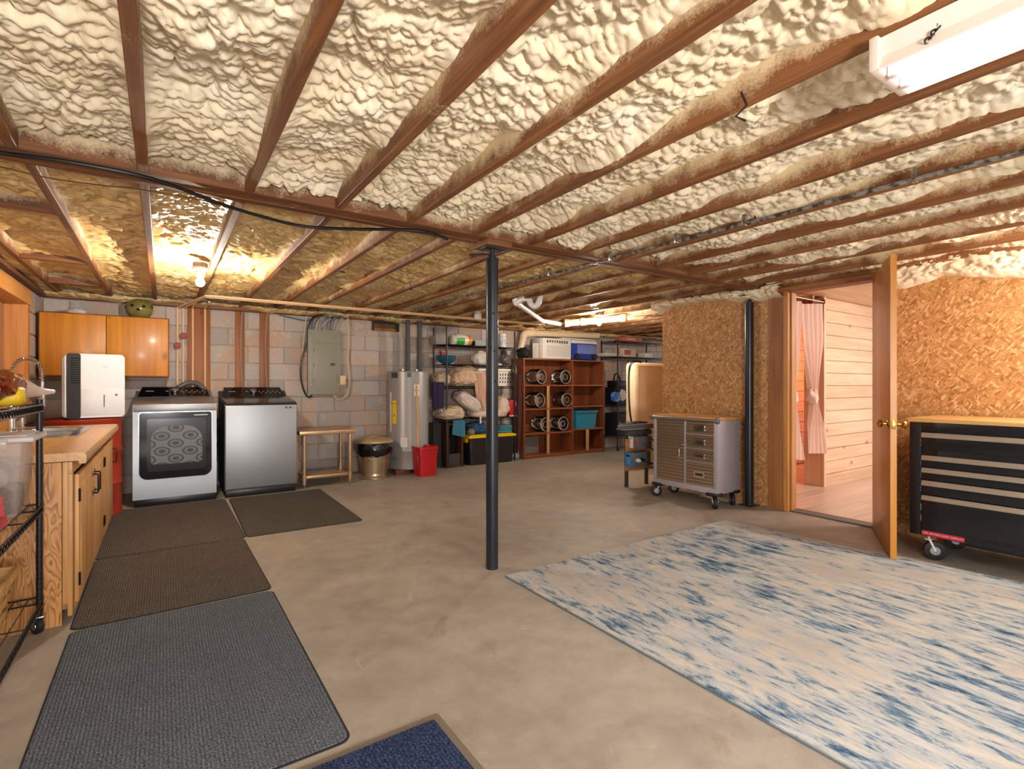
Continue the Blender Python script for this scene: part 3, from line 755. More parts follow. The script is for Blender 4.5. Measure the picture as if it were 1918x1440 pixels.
part('black_strip', MB().prism(rr(-w / 2 + .012, -w / 2 + .105, .004, hgt + .002, .02), 'y', -dp / 2 - .006, -dp / 2 - .0002), M('strip_black', '151312', .6), g)
gr = part('grille', MB().box(-w / 2 + .042, -w / 2 + .10, -dp / 2 - .009, -dp / 2 - .0062, .31, .53, .002), MT_dark, g)
for k in range(11):
    part('slat', MB().box(-w / 2 + .043, -w / 2 + .099, -dp / 2 - .011, -dp / 2 - .0092, .318 + k * .019, .325 + k * .019), M('slat_black', '141212', .5), gr)
bk = part('water_tank', MB().box(-w / 2 + .108, w / 2 - .006, -dp / 2 - .004, -dp / 2 - .0002, .03, .262, .003), MT_white, g)
part('level_window', MB().prism(rr(.055, .062, .10, .21, .003), 'y', -dp / 2 - .006, -dp / 2 - .0042), MT_black, bk)
part('sticker', MB().box(.135, .152, -dp / 2 - .0055, -dp / 2 - .0042, .198, .215), M('sticker_dark', '55524F', .5), bk)
part('badge', MB().prism(rr(.045, .078, .455, .463, .003), 'y', -dp / 2 - .003, -dp / 2 - .0002), M('badge_grey', 'B8B8BC', .3), g)
for xx in (-.15, .15):
    part('caster', MB().cyl((xx - .01, 0, .01), (xx + .01, 0, .01), .01, 10), MT_black, g)

# ================================================================= DRYER AND WASHER
MT_appl = M('appliance_silver', '9DA0A4', .42, .8)
MT_base = M('appliance_black', '0E0E11', .35)
MT_gloss = M('gloss_black', '0C0C0F', .08)
def body_profile(d, hs, hb):   # side outline (y from front, z): front, sloping top, raised console at the rear
    return [(0, .075), (0, hs - .03), (.008, hs - .008), (.03, hs), (d - .22, hs + .045), (d - .17, hs + .055), (d - .015, hb), (d, hb - .015), (d, .075)]
def machine(x0, x1, yf, d, hs, hb, name, label):
    t = thing(name, label, 'appliance', ((x0 + x1) / 2, yf, 0))
    part('base', MB().box(x0 + .012, x1 - .012, yf + .02, yf + d - .02, .0, .074, .004), MT_base, t)
    part('cabinet', MB().prism([(yf + a, b) for a, b in body_profile(d, hs, hb - .03)], 'x', x0, x1), MT_appl if name == 'dryer' else M('washer_side', '2A2B2E', .4, .3), t, ang=25)
    # console: dark glass wedge across the back
    n = Vector((0, -(hb - hs - .055), (.155))).normalized()
    a, b = Vector((0, yf + d - .18, hs + .058)), Vector((0, yf + d - .012, hb + .012))
    ins = .055
    mb = MB(); vs = []
    for (xa, p) in ((x0 + .02, a), (x1 - .02, a), (x1 - ins, b), (x0 + ins, b)):
        vs.append(mb.bm.verts.new((xa, p.y, p.z)))
    lo = [mb.bm.verts.new((v.co.x, v.co.y + .02, v.co.z - .05)) for v in vs]
    mb.bm.faces.new(vs); mb.bridge(vs, lo); mb.bm.faces.new(lo[::-1])
    c = part('console', mb, MT_gloss, t)
    mid = (a + b) / 2; xc = (x0 + x1) / 2; ax = Vector((0, a.y - mid.y, 0)); up = (b - a).normalized(); nn = Vector((0, -up.z, up.y))
    q = Vector((xc, mid.y, mid.z)) + nn * .001
    part('dial', MB().cyl(q, q + nn * .022, .034, 24).cyl(q + nn * .022, q + nn * .026, .028, 24), MT_steel, c)
    MT_mark = M('console_mark', '8F949A', .4)
    for k in range(9):
        px = xc + .08 + k * .025; s = q + Vector((px - xc, 0, 0)) + up * (.012 if k % 2 else -.016)
        part('button', MB().cyl(s, s + nn * .003, .007, 8), MT_mark, c)
    for xx, wdt in ((xc - .22, .07), (xc - .07, .025), (xc + .06, .014)):
        s = q + Vector((xx - xc, 0, 0)) + up * .01
        part('legend', MB().cyl(s - Vector((wdt / 2, 0, 0)) + nn * .001, s + Vector((wdt / 2, 0, 0)) + nn * .001, .004, 6), MT_mark, c)
    return t, nn
dx0, dx1 = -.235, .452
t, _ = machine(dx0, dx1, 6.0, .74, .985, 1.13, 'dryer', 'silver front-load dryer with a dark glass door showing patterned laundry')
yf = 6.0
part('control_lip', MB().box(dx0 + .004, dx1 - .004, yf - .006, yf + .004, .91, .975, .004), MT_appl, t)
X0, X1, Z0, Z1 = dx0 + .05, dx1 - .045, .265, .90
def rrb(x0, x1, z0, z1, rt, rb, n=6):
    out = []
    for cx, cz, a0, r in ((x1 - rt, z1 - rt, 0, rt), (x0 + rt, z1 - rt, PI / 2, rt), (x0 + rb, z0 + rb, PI, rb), (x1 - rb, z0 + rb, 1.5 * PI, rb)):
        out += [(cx + r * math.cos(a0 + k * PI / 2 / n), cz + r * math.sin(a0 + k * PI / 2 / n)) for k in range(n + 1)]
    return out
dd = part('door', MB().prism(rrb(X0 - .006, X1 + .006, Z0 - .008, Z1 + .006, .03, .075), 'y', yf - .008, yf - .0002), M('door_chrome_rim', 'B5B8BC', .25, .9), t)
part('door_glass', MB().prism(rrb(X0, X1, Z0, Z1, .025, .07), 'y', yf - .026, yf - .0082), M('door_smoke', '1B1B1E', .08), dd)
def laundry():
    t = NT('patterned_laundry'); c = t.coord(False, (6.2, 1, 9.5))
    s = t.n('ShaderNodeSeparateXYZ', {0: c})
    # honeycomb of ogee cells: distance to staggered centres
    v = t.n('ShaderNodeTexVoronoi', {'Vector': t.n('ShaderNodeMapping', {'Vector': c, 'Scale': (1.0, 0.0, 1.0), 'Rotation': (0, PI / 4, 0)}).outputs[0], 'Scale': 1.0, 'Randomness': .06}).outputs['Distance']
    col = t.ramp(v, ((.16, '101012'), (.19, '58585C'), (.30, '58585C'), (.33, '17171A'), (.40, '17171A'), (.43, '5E5E62')), 'LINEAR')
    t.set(Base_Color=col, Roughness=.4, Specular_IOR_Level=.5); return t.m
part('inner_frame', MB().prism(rrb(X0 + .06, X1 - .05, Z0 + .07, Z1 - .06, .02, .03), 'y', yf - .0275, yf - .0262), M('inner_smoke', '2B2B2E', .12), dd)
part('drum_window', MB().prism(rrb(X0 + .09, X1 - .08, Z0 + .14, Z1 - .13, .14, .03), 'y', yf - .0285, yf - .0276), laundry(), dd, 'patterned laundry behind the glass')
part('badge', MB().box(X1 - .15, X1 - .035, yf - .0275, yf - .0262, Z1 - .035, Z1 - .027), M('badge_light', 'C9CCD0', .3), dd)
wx0, wx1 = .522, 1.222
t, _ = machine(wx0, wx1, 6.0, .72, .968, 1.125, 'washer', 'silver top-load washer with a plain front beside the dryer')
part('front_panel', MB().box(wx0 + .004, wx1 - .004, yf - .014, yf + .004, .085, .955, .012, 3), MT_appl, t)
part('lid', MB().prism([(yf - .012, .962), (yf + .0, .972), (yf + .50, 1.022), (yf + .50, 1.032), (yf + .02, .985), (yf - .014, .974)], 'x', wx0 + .012, wx1 - .012), M('lid_glass', '33363A', .1, .3), t)
part('badge', MB().box(wx1 - .125, wx1 - .10, yf - .016, yf - .0142, .912, .93).box(wx1 - .085, wx1 - .06, yf - .016, yf - .0142, .912, .93).box(wx1 - .055, wx1 - .03, yf - .016, yf - .0142, .918, .922), M('badge_dark', '3A3C40', .3), t)
# dryer vent hose arching to the gap
solo('vent_hose', MB().tube(spline([(.12, 6.78, 1.12), (.24, 6.76, 1.19), (.36, 6.72, 1.15), (.47, 6.66, .95), (.49, 6.64, .7), (.49, 6.7, .3)], 8), lambda f: .026 + .0025 * math.sin(f * 160), 10), M('hose_grey', '6E6A66', .4, .3), 'grey corrugated hose arching from behind the dryer into the gap', 'hose')
for i, zz in enumerate((.80, .68, .52)):
    solo('supply_hose', MB().tube(spline([(.455, 6.70, zz + .02), (.49, 6.55, zz - .03), (.524, 6.70, zz)], 5), .008, 6), M('hose_dark', '3A3430', .5), ('uppermost', 'middle', 'lowest')[i] + ' thin dark hose crossing the gap between dryer and washer', 'hose', 'hoses between the machines')

# ================================================================= WORKTABLE, TRASH CAN, WATER HEATER, PAIL
MT_tan = M('tan_steel', 'C3A07C', .3, .55, c2='B18D68', sc=3)
x0, x1, yf, yb, zt = 1.255, 1.885, 6.045, 6.50, .648
t = thing('worktable', 'small tan metal worktable with a lower shelf beside the washer', 'table', ((x0 + x1) / 2, (yf + yb) / 2, 0))
part('tabletop', MB().box(x0, x1, yf, yb, zt - .05, zt, .008), MT_tan, t)
part('shelf', MB().box(x0 + .06, x1 - .06, yf + .04, yb - .02, .10, .135, .006), MT_tan, t)
for xx in (x0 + .06, x1 - .06):
    for yy in (yf + .035, yb - .04):
        lg = part('leg', MB().cyl((xx, yy, .04), (xx, yy, zt - .05), .0195, 14), MT_tan, t)
        part('shelf_clamp', MB().cyl((xx, yy, .09), (xx, yy, .145), .027, 14), MT_tan, lg)
        part('foot', MB().cyl((xx, yy, 0), (xx, yy, .045), .013, 10), MT_steel, lg)
cx, cy = 2.20, 6.31
MT_galv = M('galvanised_steel', 'D9C6A8', .3, .9, c2='B7A488', sc=5, st=(1, 1, .3))
t = thing('trash_can', 'galvanised trash can with a black liner and a lid', 'trash can', (cx, cy, 0))
flute = lambda a, h: 1 + (.012 * math.cos(22 * a) if .075 < h < .40 else 0)
part('body', MB().lathe([(.165, 0), (.172, .004), (.172, .02), (.165, .028), (.170, .045), (.165, .06), (.168, .08), (.205, .40), (.21, .43), (.214, .445), (.206, .448)], (cx, cy, 0), 88, flute), MT_galv, t)
part('lid', MB().lathe([(.232, .448), (.234, .475), (.226, .482), (.15, .50), (.08, .505), (.002, .505)], (cx, cy, 0), 40), M('lid_tan', 'B9A37E', .45, .4), t)
part('lid_handle', MB().tube(bez((cx - .05, cy, .505), (cx - .04, cy, .53), (cx + .04, cy, .53), (cx + .05, cy, .505), 8), .006, 8), M('lid_tan', ''), t)
def liner(u, v):
    a = 2 * PI * u; n = mnoise.noise(Vector((math.cos(a) * 3, math.sin(a) * 3, 2))); d = .075 + .085 * (.5 + .5 * math.cos(a + 2.0)) + .03 * n
    rr_ = .222 + .012 * math.sin(PI * v) + .008 * mnoise.noise(Vector((math.cos(a) * 6, math.sin(a) * 6, v * 4)))
    return (cx + rr_ * math.cos(a), cy + rr_ * math.sin(a), .447 - v * d)
part('liner', MB().grid(liner, 72, 8), M('bag_black', '0B0B0D', .22), t)
part('bail', MB().tube(bez((cx - .20, cy - .06, .33), (cx - .10, cy - .32, .22), (cx + .12, cy - .30, .17), (cx + .205, cy - .04, .33), 14), .004, 6), MT_steel, t)

hx, hy, hr = 2.735, 6.50, .268
MT_tank = M('heater_grey', '97928F', .35, .2)
t = thing('water_heater', 'tall grey cylindrical water heater on wood blocks', 'water heater', (hx, hy, 0))
part('tank', MB().lathe([(hr * .96, .062), (hr, .07), (hr, .30), (hr * 1.004, .302), (hr * 1.004, .31), (hr, .312), (hr, 1.32), (hr * .99, 1.335), (hr * .94, 1.345), (.002, 1.35)], (hx, hy, 0), 48), MT_tank, t)
for a in range(3):
    q = Vector((hx + .2 * math.cos(a * 2.1 - 2.4), hy + .2 * math.sin(a * 2.1 - 2.4), 0))
    part('wood_block', MB().box(q.x - .1, q.x + .1, q.y - .05, q.y + .05, 0, .0615, .004), wood('block_redwood', '5A2A18', '7E4226', 'x', .6), t)
vd = Vector((-hx, -hy, 0)).normalized()
def plate(ang0, ang1, z0, z1, mat, name, lift=.0012):
    base = math.atan2(vd.y, vd.x)
    f = lambda u, v: (hx + (hr + lift) * math.cos(base + ang0 + (ang1 - ang0) * u), hy + (hr + lift) * math.sin(base + ang0 + (ang1 - ang0) * u), z0 + (z1 - z0) * v)
    return part(name, MB().grid(f, 8, 1), mat, t)
MT_paper = M('paper_white', 'DDD8D0', .6); MT_ink = M('ink_dark', '34302C', .6)
plate(-.86, -.60, .66, .96, M('energy_yellow', 'E8BE0E', .5), 'energy_label')
def on_tank(ang, z):
    base = math.atan2(vd.y, vd.x); return base + ang, Vector((hx + (hr + .0022) * math.cos(base + ang), hy + (hr + .0022) * math.sin(base + ang), z))
for txt, ang, z, s in (('EnergyGuide', -.73, .925, .026),):
    a, q = on_tank(ang, z)
    text_mesh(txt, s, MT_ink, Matrix.Translation(q - Vector((hx, hy, 0))) @ Matrix.Rotation(a + PI / 2, 4, 'Z') @ Matrix.Rotation(PI / 2, 4, 'X'), 'lettering', t)
plate(-1.06, -.93, .55, 1.07, MT_paper, 'side_label')
plate(-.755, -.705, .755, .785, MT_ink, 'printed_mark', .0022)
plate(-.93, -.52, 1.255, 1.325, M('badge_dark_grey', '3C3B3B', .4), 'brand_plate')
plate(-.05, .14, 1.265, 1.325, M('badge_black', '222224', .4), 'top_plate')
plate(.28, .56, 1.02, 1.17, MT_paper, 'warning_label')
plate(.28, .56, 1.085, 1.10, M('label_orange', 'D59A3A', .5), 'orange_band', .0022)
plate(-.38, -.06, .36, .48, MT_paper, 'rating_label')
for k in range(4): plate(-.36, -.10, .385 + k * .022, .389 + k * .022, M('print_grey', '8A8682', .6), 'print_line', .0022)
a, q = on_tank(-.70, .20); q -= Vector((0, 0, 0))
part('drain_valve', MB().cyl(q, q + vd * .03, .026, 14), MT_black, t)
for xx in (-.1, .1):
    part('nipple', MB().cyl((hx + xx, hy - .05, 1.34), (hx + xx, hy - .05, 1.375), .02, 12), MT_steel, t)
for i, (px, lab) in enumerate(((764, 'dark insulated pipe rising from the water heater to the ceiling, nearer the vent'), (786, 'dark insulated pipe rising from the water heater to the ceiling, nearer the shelving'))):
    q = W(px, 640, y=6.62)
    solo('insulated_pipe', MB().tube([(q.x, 6.62, 1.352), (q.x, 6.62, 1.7), (q.x, 6.62, 2.055)], .032, 14), M('pipe_foam_grey', '4E4C4E', .65), lab, 'pipe', 'pipes over the water heater')
q = W(790, 893, z=0); bx, by = q.x + .09, q.y + .105
def sq_ring(z, w_, r_=.03, n=4): return [(x, y, z) for x, y in rr(-w_, w_, -w_, w_, r_, n)]
def square_pail(cx, cy, secs):
    mb = MB(); prev = None
    for (w_, z) in secs:
        rg = [mb.bm.verts.new((cx + x, cy + y, z)) for x, y in rr(-w_, w_, -w_, w_, min(.035, w_ * .5), 4)]
        if prev: mb.bridge(prev, rg)
        else: mb.bm.faces.new(rg[::-1])
        prev = rg
    mb.bm.faces.new(prev); return mb
t = thing('red_pail', 'square red plastic pail in front of the water heater', 'pail', (bx, by, 0))
part('body', square_pail(bx, by, [(.112, 0), (.117, .006), (.128, .30), (.134, .302), (.134, .312), (.129, .314), (.130, .335), (.137, .337), (.137, .375), (.132, .375), (.115, .02), (.02, .02)]), M('pail_red', 'B50E1E', .35), t)
part('bail', MB().tube(bez((bx - .136, by - .02, .34), (bx - .155, by - .145, .28), (bx - .15, by - .145, .18), (bx - .14, by - .09, .15), 10), .004, 6), MT_steel, t)
solo('broom_handle', MB().tube([(bx - .09, by + .02, .022), (bx - .105, by + .02, 1.16)], .0125, 10), M('broom_wood', 'D8A56C', .5, c2='C08F58', sc=3, st=(8, 8, 1)), 'pale wooden broom handle standing in the red pail', 'broom')
# ================================================================= SINK COUNTER ALONG THE LEFT WALL
def plywood(name):
    t = NT(name); c = t.coord(True, (7.5, 7.5, 1.35))
    n = t.noise(c, 1.5, 2, .45, 1.1)
    band = t.math('FRACT', t.math('MULTIPLY', n, 14.0))
    col = t.ramp(band, ((.0, 'C98F52'), (.35, 'B0743C'), (.55, '8F5826'), (.62, 'CB9355'), (1.0, 'C98F52')))
    g = t.noise(t.coord(True, (60, 60, 3)), 2, 3)
    col = t.mix(.25, col, t.ramp(g, ((.35, .4), (.65, 1.0))), 'MULTIPLY')
    t.set(Base_Color=col, Roughness=.55); t.bump(g, .15, .003)
    return t.m
MT_ply = plywood('fir_plywood')
MT_face = wood('counter_face_pine', 'C28A50', 'DBA768', 'z', .45, .7)
MT_top = wood('butcher_laminate', 'BE8748', 'D9A664', 'y', .32, .6)
CX, CY0, CY1, CT = -.365, 3.285, 5.46, .838
t = thing('sink_cabinet', 'pine sink base cabinet with a plywood end and three doors', 'cabinet', (-.66, 4.4, 0))
part('end_panel', MB().box(-.975, CX - .04, CY0, CY0 + .018, .0, CT - .045, .002), MT_ply, t)
part('carcass', MB().box(-.975, CX - .02, CY0 + .019, CY1, .07, CT - .24, .002), M('carcass_pine', 'A47546', .6), t)
part('toe_board', MB().box(-.975, CX - .06, CY0 + .019, CY1, 0, .069), M('toe_dark', '7A5632', .6), t)
part('face_frame', MB().box(CX - .038, CX - .018, CY0, CY0 + .045, .10, CT - .045, .002).box(CX - .019, CX, CY0, CY1, CT - .105, CT - .045, .002).box(CX - .019, CX, CY0, CY0 + .05, .04, CT - .105, .002)
     .box(CX - .019, CX, CY1 - .05, CY1, .04, CT - .105, .002).box(CX - .019, CX, CY0 + .05, CY1 - .05, .04, .10, .002).box(CX - .019, CX, 4.62, 4.68, .10, CT - .105, .002), MT_face, t)
doors = [(CY0 + .055, 3.955, 1), (3.965, 4.62, -1), (4.69, CY1 - .04, 1)]
MT_pull = M('black_pull', '1C1814', .4, .5)
for (a, b, side) in doors:
    d = part('door', MB().box(CX, CX + .019, a, b, .085, CT - .115, .004).box(CX + .019, CX + .022, a + .06, b - .06, .15, CT - .18, .003), MT_face, t)
    yh = (b - .045) if side > 0 else (a + .06)
    z1, z0 = CT - .20, CT - .31
    part('handle', MB().tube([(CX + .019, yh, z1), (CX + .045, yh, z1), (CX + .048, yh, z1 - .006), (CX + .048, yh, z0 + .006), (CX + .045, yh, z0), (CX + .019, yh, z0)], .0045, 8)
         .box(CX + .0195, CX + .023, yh - .006, yh + .006, z1 - .015, z1 + .02, .001).box(CX + .0195, CX + .023, yh - .006, yh + .006, z0 - .02, z0 + .015, .001), MT_pull, d)
    yk = a if side > 0 else b
    for zz in (.2, CT - .22):
        part('hinge', MB().box(CX + .0195, CX + .0215, yk - .001, yk + .018, zz - .03, zz + .03, .0005).cyl((CX + .022, yk - .004, zz - .032), (CX + .022, yk - .004, zz + .032), .005, 8), MT_pull, d)
# worktop with rounded front, cut for the sink
xf = CX + .055; prof = [(-.985, CT - .04), (xf - .02, CT - .04), (xf - .006, CT - .036), (xf, CT - .022), (xf - .004, CT - .008), (xf - .02, CT), (-.985, CT)]
prof2 = [(xf - .04, CT - .041), (xf - .002, CT - .052), (xf + .002, CT - .03)]
SX0, SX1, SY0, SY1 = -.90, -.47, 4.28, 5.16
front = MB().prism([(SX1, CT - .04), (xf - .03, CT - .04), (xf - .028, CT - .055), (xf - .004, CT - .055), (xf, CT - .045), (xf, CT - .018), (xf - .006, CT - .005), (xf - .02, CT), (SX1, CT)], 'y', CY0 - .02, CY1)
front.box(-.985, SX1, CY0 - .02, SY0, CT - .04, CT).box(-.985, SX1, SY1, CY1, CT - .04, CT).box(-.985, SX0, SY0, SY1, CT - .04, CT)
t2 = thing('countertop', 'wood-look laminate countertop with a rolled front edge over the pine cabinet', 'countertop', (-.66, 4.4, CT - .055))
part('slab', front, MT_top, t2)
part('backsplash', MB().box(-.985, -.965, CY0, CY1, CT + .0005, CT + .10, .003), MT_top, t2)
# stainless double sink
t = thing('sink', 'stainless double-bowl sink set into the wood-look countertop', 'sink', ((SX0 + SX1) / 2, (SY0 + SY1) / 2, CT - .17))
MT_ss = M('sink_steel', 'C2C6CC', .22, 1.0)
mb = MB(); e = .02; z = CT + .001
for a in ((SX0 - e, SX0 + .09, SY0 - e, SY1 + e), (SX1 - .03, SX1 + e, SY0 - e, SY1 + e), (SX0 + .09, SX1 - .03, SY0 - e, SY0 + .03), (SX0 + .09, SX1 - .03, SY1 - .03, SY1 + e), (SX0 + .09, SX1 - .03, (SY0 + SY1) / 2 - .02, (SY0 + SY1) / 2 + .02)):
    mb.box(*a, z, z + .006, .002, 1)
part('rim', mb, MT_ss, t)
for ya, yb in ((SY0 + .03, (SY0 + SY1) / 2 - .02), ((SY0 + SY1) / 2 + .02, SY1 - .03)):
    def bowl(u, v, ya=ya, yb=yb):
        s = v ** 1.0; dz = -.16 * min(1, v * 2.2) ** .7; k = 1 - .12 * min(1, v * 2.2) if v < .45 else .88 * (1 - (v - .45) / .55)
        a = 2 * PI * u; g = lambda q: math.copysign(abs(q) ** .35, q)
        cx_, cy_ = (SX0 + .09 + SX1 - .03) / 2, (ya + yb) / 2
        return (cx_ + (SX1 - SX0 - .12) / 2 * k * g(math.cos(a)), cy_ + (yb - ya) / 2 * k * g(math.sin(a)), z + .003 + dz)
    part('bowl', MB().grid(bowl, 40, 10), MT_ss, t)
# spring faucet
fx, fy = -.85, 4.80; zb = CT + .0075
t = thing('faucet', 'chrome spring-neck kitchen faucet behind the sink', 'faucet', (fx, fy, zb))
part('deck_plate', MB().box(fx - .03, fx + .03, fy - .12, fy + .12, zb, zb + .006, .003), MT_chrome, t)
part('body', MB().lathe([(.028, .006), (.028, .015), (.022, .02), (.022, .20), (.018, .205), (.016, .23)], (fx, fy, zb), 20), MT_chrome, t)
dirv = Vector((.62, .78, 0)); R_ = .105; zc_ = zb + .40
arch = [Vector((fx, fy, zb + .22)), Vector((fx, fy, zb + .32))] + [Vector((fx, fy, zc_)) + dirv * (R_ - R_ * math.cos(a)) + Vector((0, 0, R_ * math.sin(a))) for a in [PI * k / 14 for k in range(15)]] + [Vector((fx, fy, zc_ - .05)) + dirv * 2 * R_]
arch = spline(arch, 4)
part('neck', MB().tube(arch, .008, 10), MT_chrome, t)
L = [0.0]
for p0, p1 in zip(arch, arch[1:]): L.append(L[-1] + (p1 - p0).length)
hel = []; turns = 26; n = turns * 10; side = Vector((-dirv.y, dirv.x, 0))
for k in range(n + 1):
    s = L[-1] * k / n; i = max(j for j in range(len(L)) if L[j] <= s + 1e-9); i = min(i, len(arch) - 2); f = (s - L[i]) / max(L[i + 1] - L[i], 1e-9)
    c = arch[i].lerp(arch[i + 1], f); tg = (arch[i + 1] - arch[i]).normalized(); nr = tg.cross(side).normalized(); a = 2 * PI * turns * k / n
    hel.append(c + side * (.0145 * math.cos(a)) + nr * (.0145 * math.sin(a)))
part('spring', MB().tube(hel, .0026, 5), MT_chrome, t)
q = arch[-1]
part('spray_head', MB().lathe([(.010, 0), (.012, -.02), (.012, -.10), (.016, -.105), (.019, -.11), (.0195, -.185), (.015, -.19)], q, 18), MT_steel, t)
for dz in (-.14, -.16):
    dd = Vector((.3, -.95, 0)).normalized()
    part('spray_button', MB().cyl(q + dd * .018 + Vector((0, 0, dz)), q + dd * .0215 + Vector((0, 0, dz)), .005, 8), MT_black, t)
part('holder_arm', MB().tube([(fx, fy, q.z - .095), q + Vector((0, 0, -.095))], .007, 8).lathe([(.017, -.01), (.017, .01)], q + Vector((0, 0, -.095)), 14), MT_chrome, t)
part('lever', MB().tube(spline([(fx + .02, fy + .04, zb + .09), (fx + .05, fy + .09, zb + .115), (fx + .06, fy + .13, zb + .12)], 4), .006, 8).cyl((fx, fy, zb + .08), (fx + .022, fy + .045, zb + .09), .014, 12), MT_chrome, t)
a = thing('soap_dispenser', 'small chrome soap pump beside the faucet', 'soap pump', (fx + .02, fy + .20, zb))
part('stem', MB().lathe([(.018, 0), (.018, .01), (.010, .015), (.010, .07), (.014, .072), (.014, .085)], (fx + .02, fy + .20, zb), 14), MT_chrome, a)
part('spout', MB().tube([(fx + .02, fy + .20, zb + .08), (fx + .065, fy + .19, zb + .075)], .005, 8), MT_chrome, a)

# ================================================================= WIRE CART AT THE LEFT EDGE
RX0, RX1, RY0, RY1 = -.955, -.478, 2.12, 3.235
def wire_shelf(x0, x1, y0, y1, z, along='y', dz=.030, pitch=.045, r=.003, step=.045):
    mb = MB(); rim = [(x0, y0), (x1, y0), (x1, y1), (x0, y1)]
    for k in (0, 1):
        mb.tube([(x, y, z - k * dz) for x, y in rim], r * 1.25, 6, True)
    for (xa, ya), (xb, yb) in zip(rim, rim[1:] + rim[:1]):
        ln = math.hypot(xb - xa, yb - ya); n = max(2, int(ln / pitch)); pts = []
        for i in range(2 * n + 1):
            f = i / (2 * n); pts.append((xa + (xb - xa) * f, ya + (yb - ya) * f, z - (dz if i % 2 else 0)))
        mb.tube(pts, r * .8, 5)
    if along == 'y':
        n = int((x1 - x0) / step)
        for i in range(1, n): mb.tube([(x0 + (x1 - x0) * i / n, y0, z + r * .4), (x0 + (x1 - x0) * i / n, y1, z + r * .4)], r * .7, 5)
        m = max(2, int((y1 - y0) / .3))
        for i in range(1, m): mb.tube([(x0, y0 + (y1 - y0) * i / m, z - .006), (x1, y0 + (y1 - y0) * i / m, z - .006)], r, 5)
    else:
        n = int((y1 - y0) / step)
        for i in range(1, n): mb.tube([(x0, y0 + (y1 - y0) * i / n, z + r * .4), (x1, y0 + (y1 - y0) * i / n, z + r * .4)], r * .7, 5)
        m = max(2, int((x1 - x0) / .3))
        for i in range(1, m): mb.tube([(x0 + (x1 - x0) * i / m, y0, z - .006), (x0 + (x1 - x0) * i / m, y1, z - .006)], r, 5)
    return mb
def caster(t, x, y, zt, r=.032, w=.02, turn=0.0, body=None, tire=None):
    d = Vector((math.cos(turn), math.sin(turn), 0)); s = Vector((-d.y, d.x, 0)); c = Vector((x, y, r)) + d * r * .5
    o = part('caster', MB().tube([Vector((x, y, zt)), Vector((x, y, 2 * r + .012))], .008, 8).box(x - .018, x + .018, y - .018, y + .018, 2 * r + .006, 2 * r + .014, .002), body or MT_steel, t)
    for k in (-1, 1):
        a, b = c + s * (w / 2 + .003) * k, Vector((x, y, 2 * r + .010)) + s * (w / 2 + .003) * k
        m = MB().tube([a, a.lerp(b, .5), b], .007, 6)
        part('fork', m, body or MT_steel, o)
    part('wheel', MB().lathe([(r * .9, -w / 2), (r, -w / 2 + .003), (r, w / 2 - .003), (r * .9, w / 2)], c, 24, axis=s), tire or MT_rubber, o)
    part('hub', MB().lathe([(r * .45, -w / 2 - .002), (r * .5, -w / 2 + .001), (r * .5, w / 2 - .001), (r * .45, w / 2 + .002)], c, 16, axis=s), MT_steel, o)
    return o
t = thing('wire_cart', 'black wire shelf cart on casters at the end of the sink counter', 'shelf', ((RX0 + RX1) / 2, (RY0 + RY1) / 2, 0))
for xx in (RX0, RX1):
    for yy in (RY0, RY1):
        ps = MB().cyl((xx, yy, .075), (xx, yy, 1.10), .0127, 14)
        po = part('post', ps, MT_wire, t)
        gr_ = MB()
        for k in range(40): gr_.lathe([(.0128, -.0008), (.0131, 0), (.0128, .0008)], (xx, yy, .1 + k * .025), 12)
        part('groove_rings', gr_, M('groove_grey', '3A3A3E', .4), po)
        caster(t, xx, yy, .095, .036, .026, 2.2)
for zz in (1.075, .605, .168):
    part('wire_shelf', wire_shelf(RX0, RX1 + .012, RY0, RY1 + .012, zz), MT_wire, t)
# clear tote with a lid, dark contents
t = thing('clear_tote', 'clear plastic tote with a translucent lid and dark contents on the wire cart', 'storage box', (-.70, 3.085, .609))
def glassy(name, c, alpha, rough=.15, tr=.0):
    n = NT(name); n.set(Base_Color=lin(c), Roughness=rough, Alpha=alpha); return n.m
MT_clear = glassy('clear_plastic', 'D9CFCB', .26)
def tub(cx, cy, z0, z1, hx_, hy_, tx, ty, rc=.03, th=.004, n=4):
    mb = MB(); rings = []
    for (k, z, ins) in ((0, z0, 0), (1, z1, 0), (1, z1, th), (0, z0 + th, th)):
        ax_, ay_ = hx_ + tx * k - ins, hy_ + ty * k - ins
        rings.append([mb.bm.verts.new((cx + x, cy + y, z)) for x, y in [(px * ax_, py * ay_) for px, py in [(p[0], p[1]) for p in rr(-1, 1, -1, 1, .12, n)]]])
    for a, b in zip(rings, rings[1:]): mb.bridge(a, b)
    mb.bm.faces.new(rings[0][::-1]); mb.bm.faces.new(rings[-1]); return mb
part('tub', tub(-.70, 3.085, .609, .93, .185, .11, .025, .018), MT_clear, t)
part('lid', MB().box(-.945, -.45, 2.93, 3.24, .925, .95, .01).box(-.92, -.475, 2.955, 3.215, .95, .957, .004), glassy('lid_plastic', 'DCD5D2', .72, .3), t)
part('latch', MB().box(-.60, -.53, 2.92, 2.929, .90, .945, .004), MT_clear, t)
part('gravel', MB().blob((-.70, 3.085, .672), (.178, .103, .062), .05, 4, 5, e=.25, flat=.95, wr=.05, wfq=40, seg=60, rings=30), M('gravel_dark', '3E3733', .8, c2='786C66', sc=110, stops=(.4, .6)), t)
part('paper_roll', MB().cyl((-.60, 3.02, .77), (-.60, 3.15, .79), .055, 20), M('roll_grey', 'A9A09C', .7), t)
solo('red_bag', MB().blob((-.60, 2.68, .685), (.105, .13, .075), .22, 2.2, 8, e=.6, flat=.97, wr=.06), M('cloth_red', 'B8484A', .8, bump=.3, bsc=200), 'coral red cloth bag lying in front of the clear tote on the cart', 'bag')
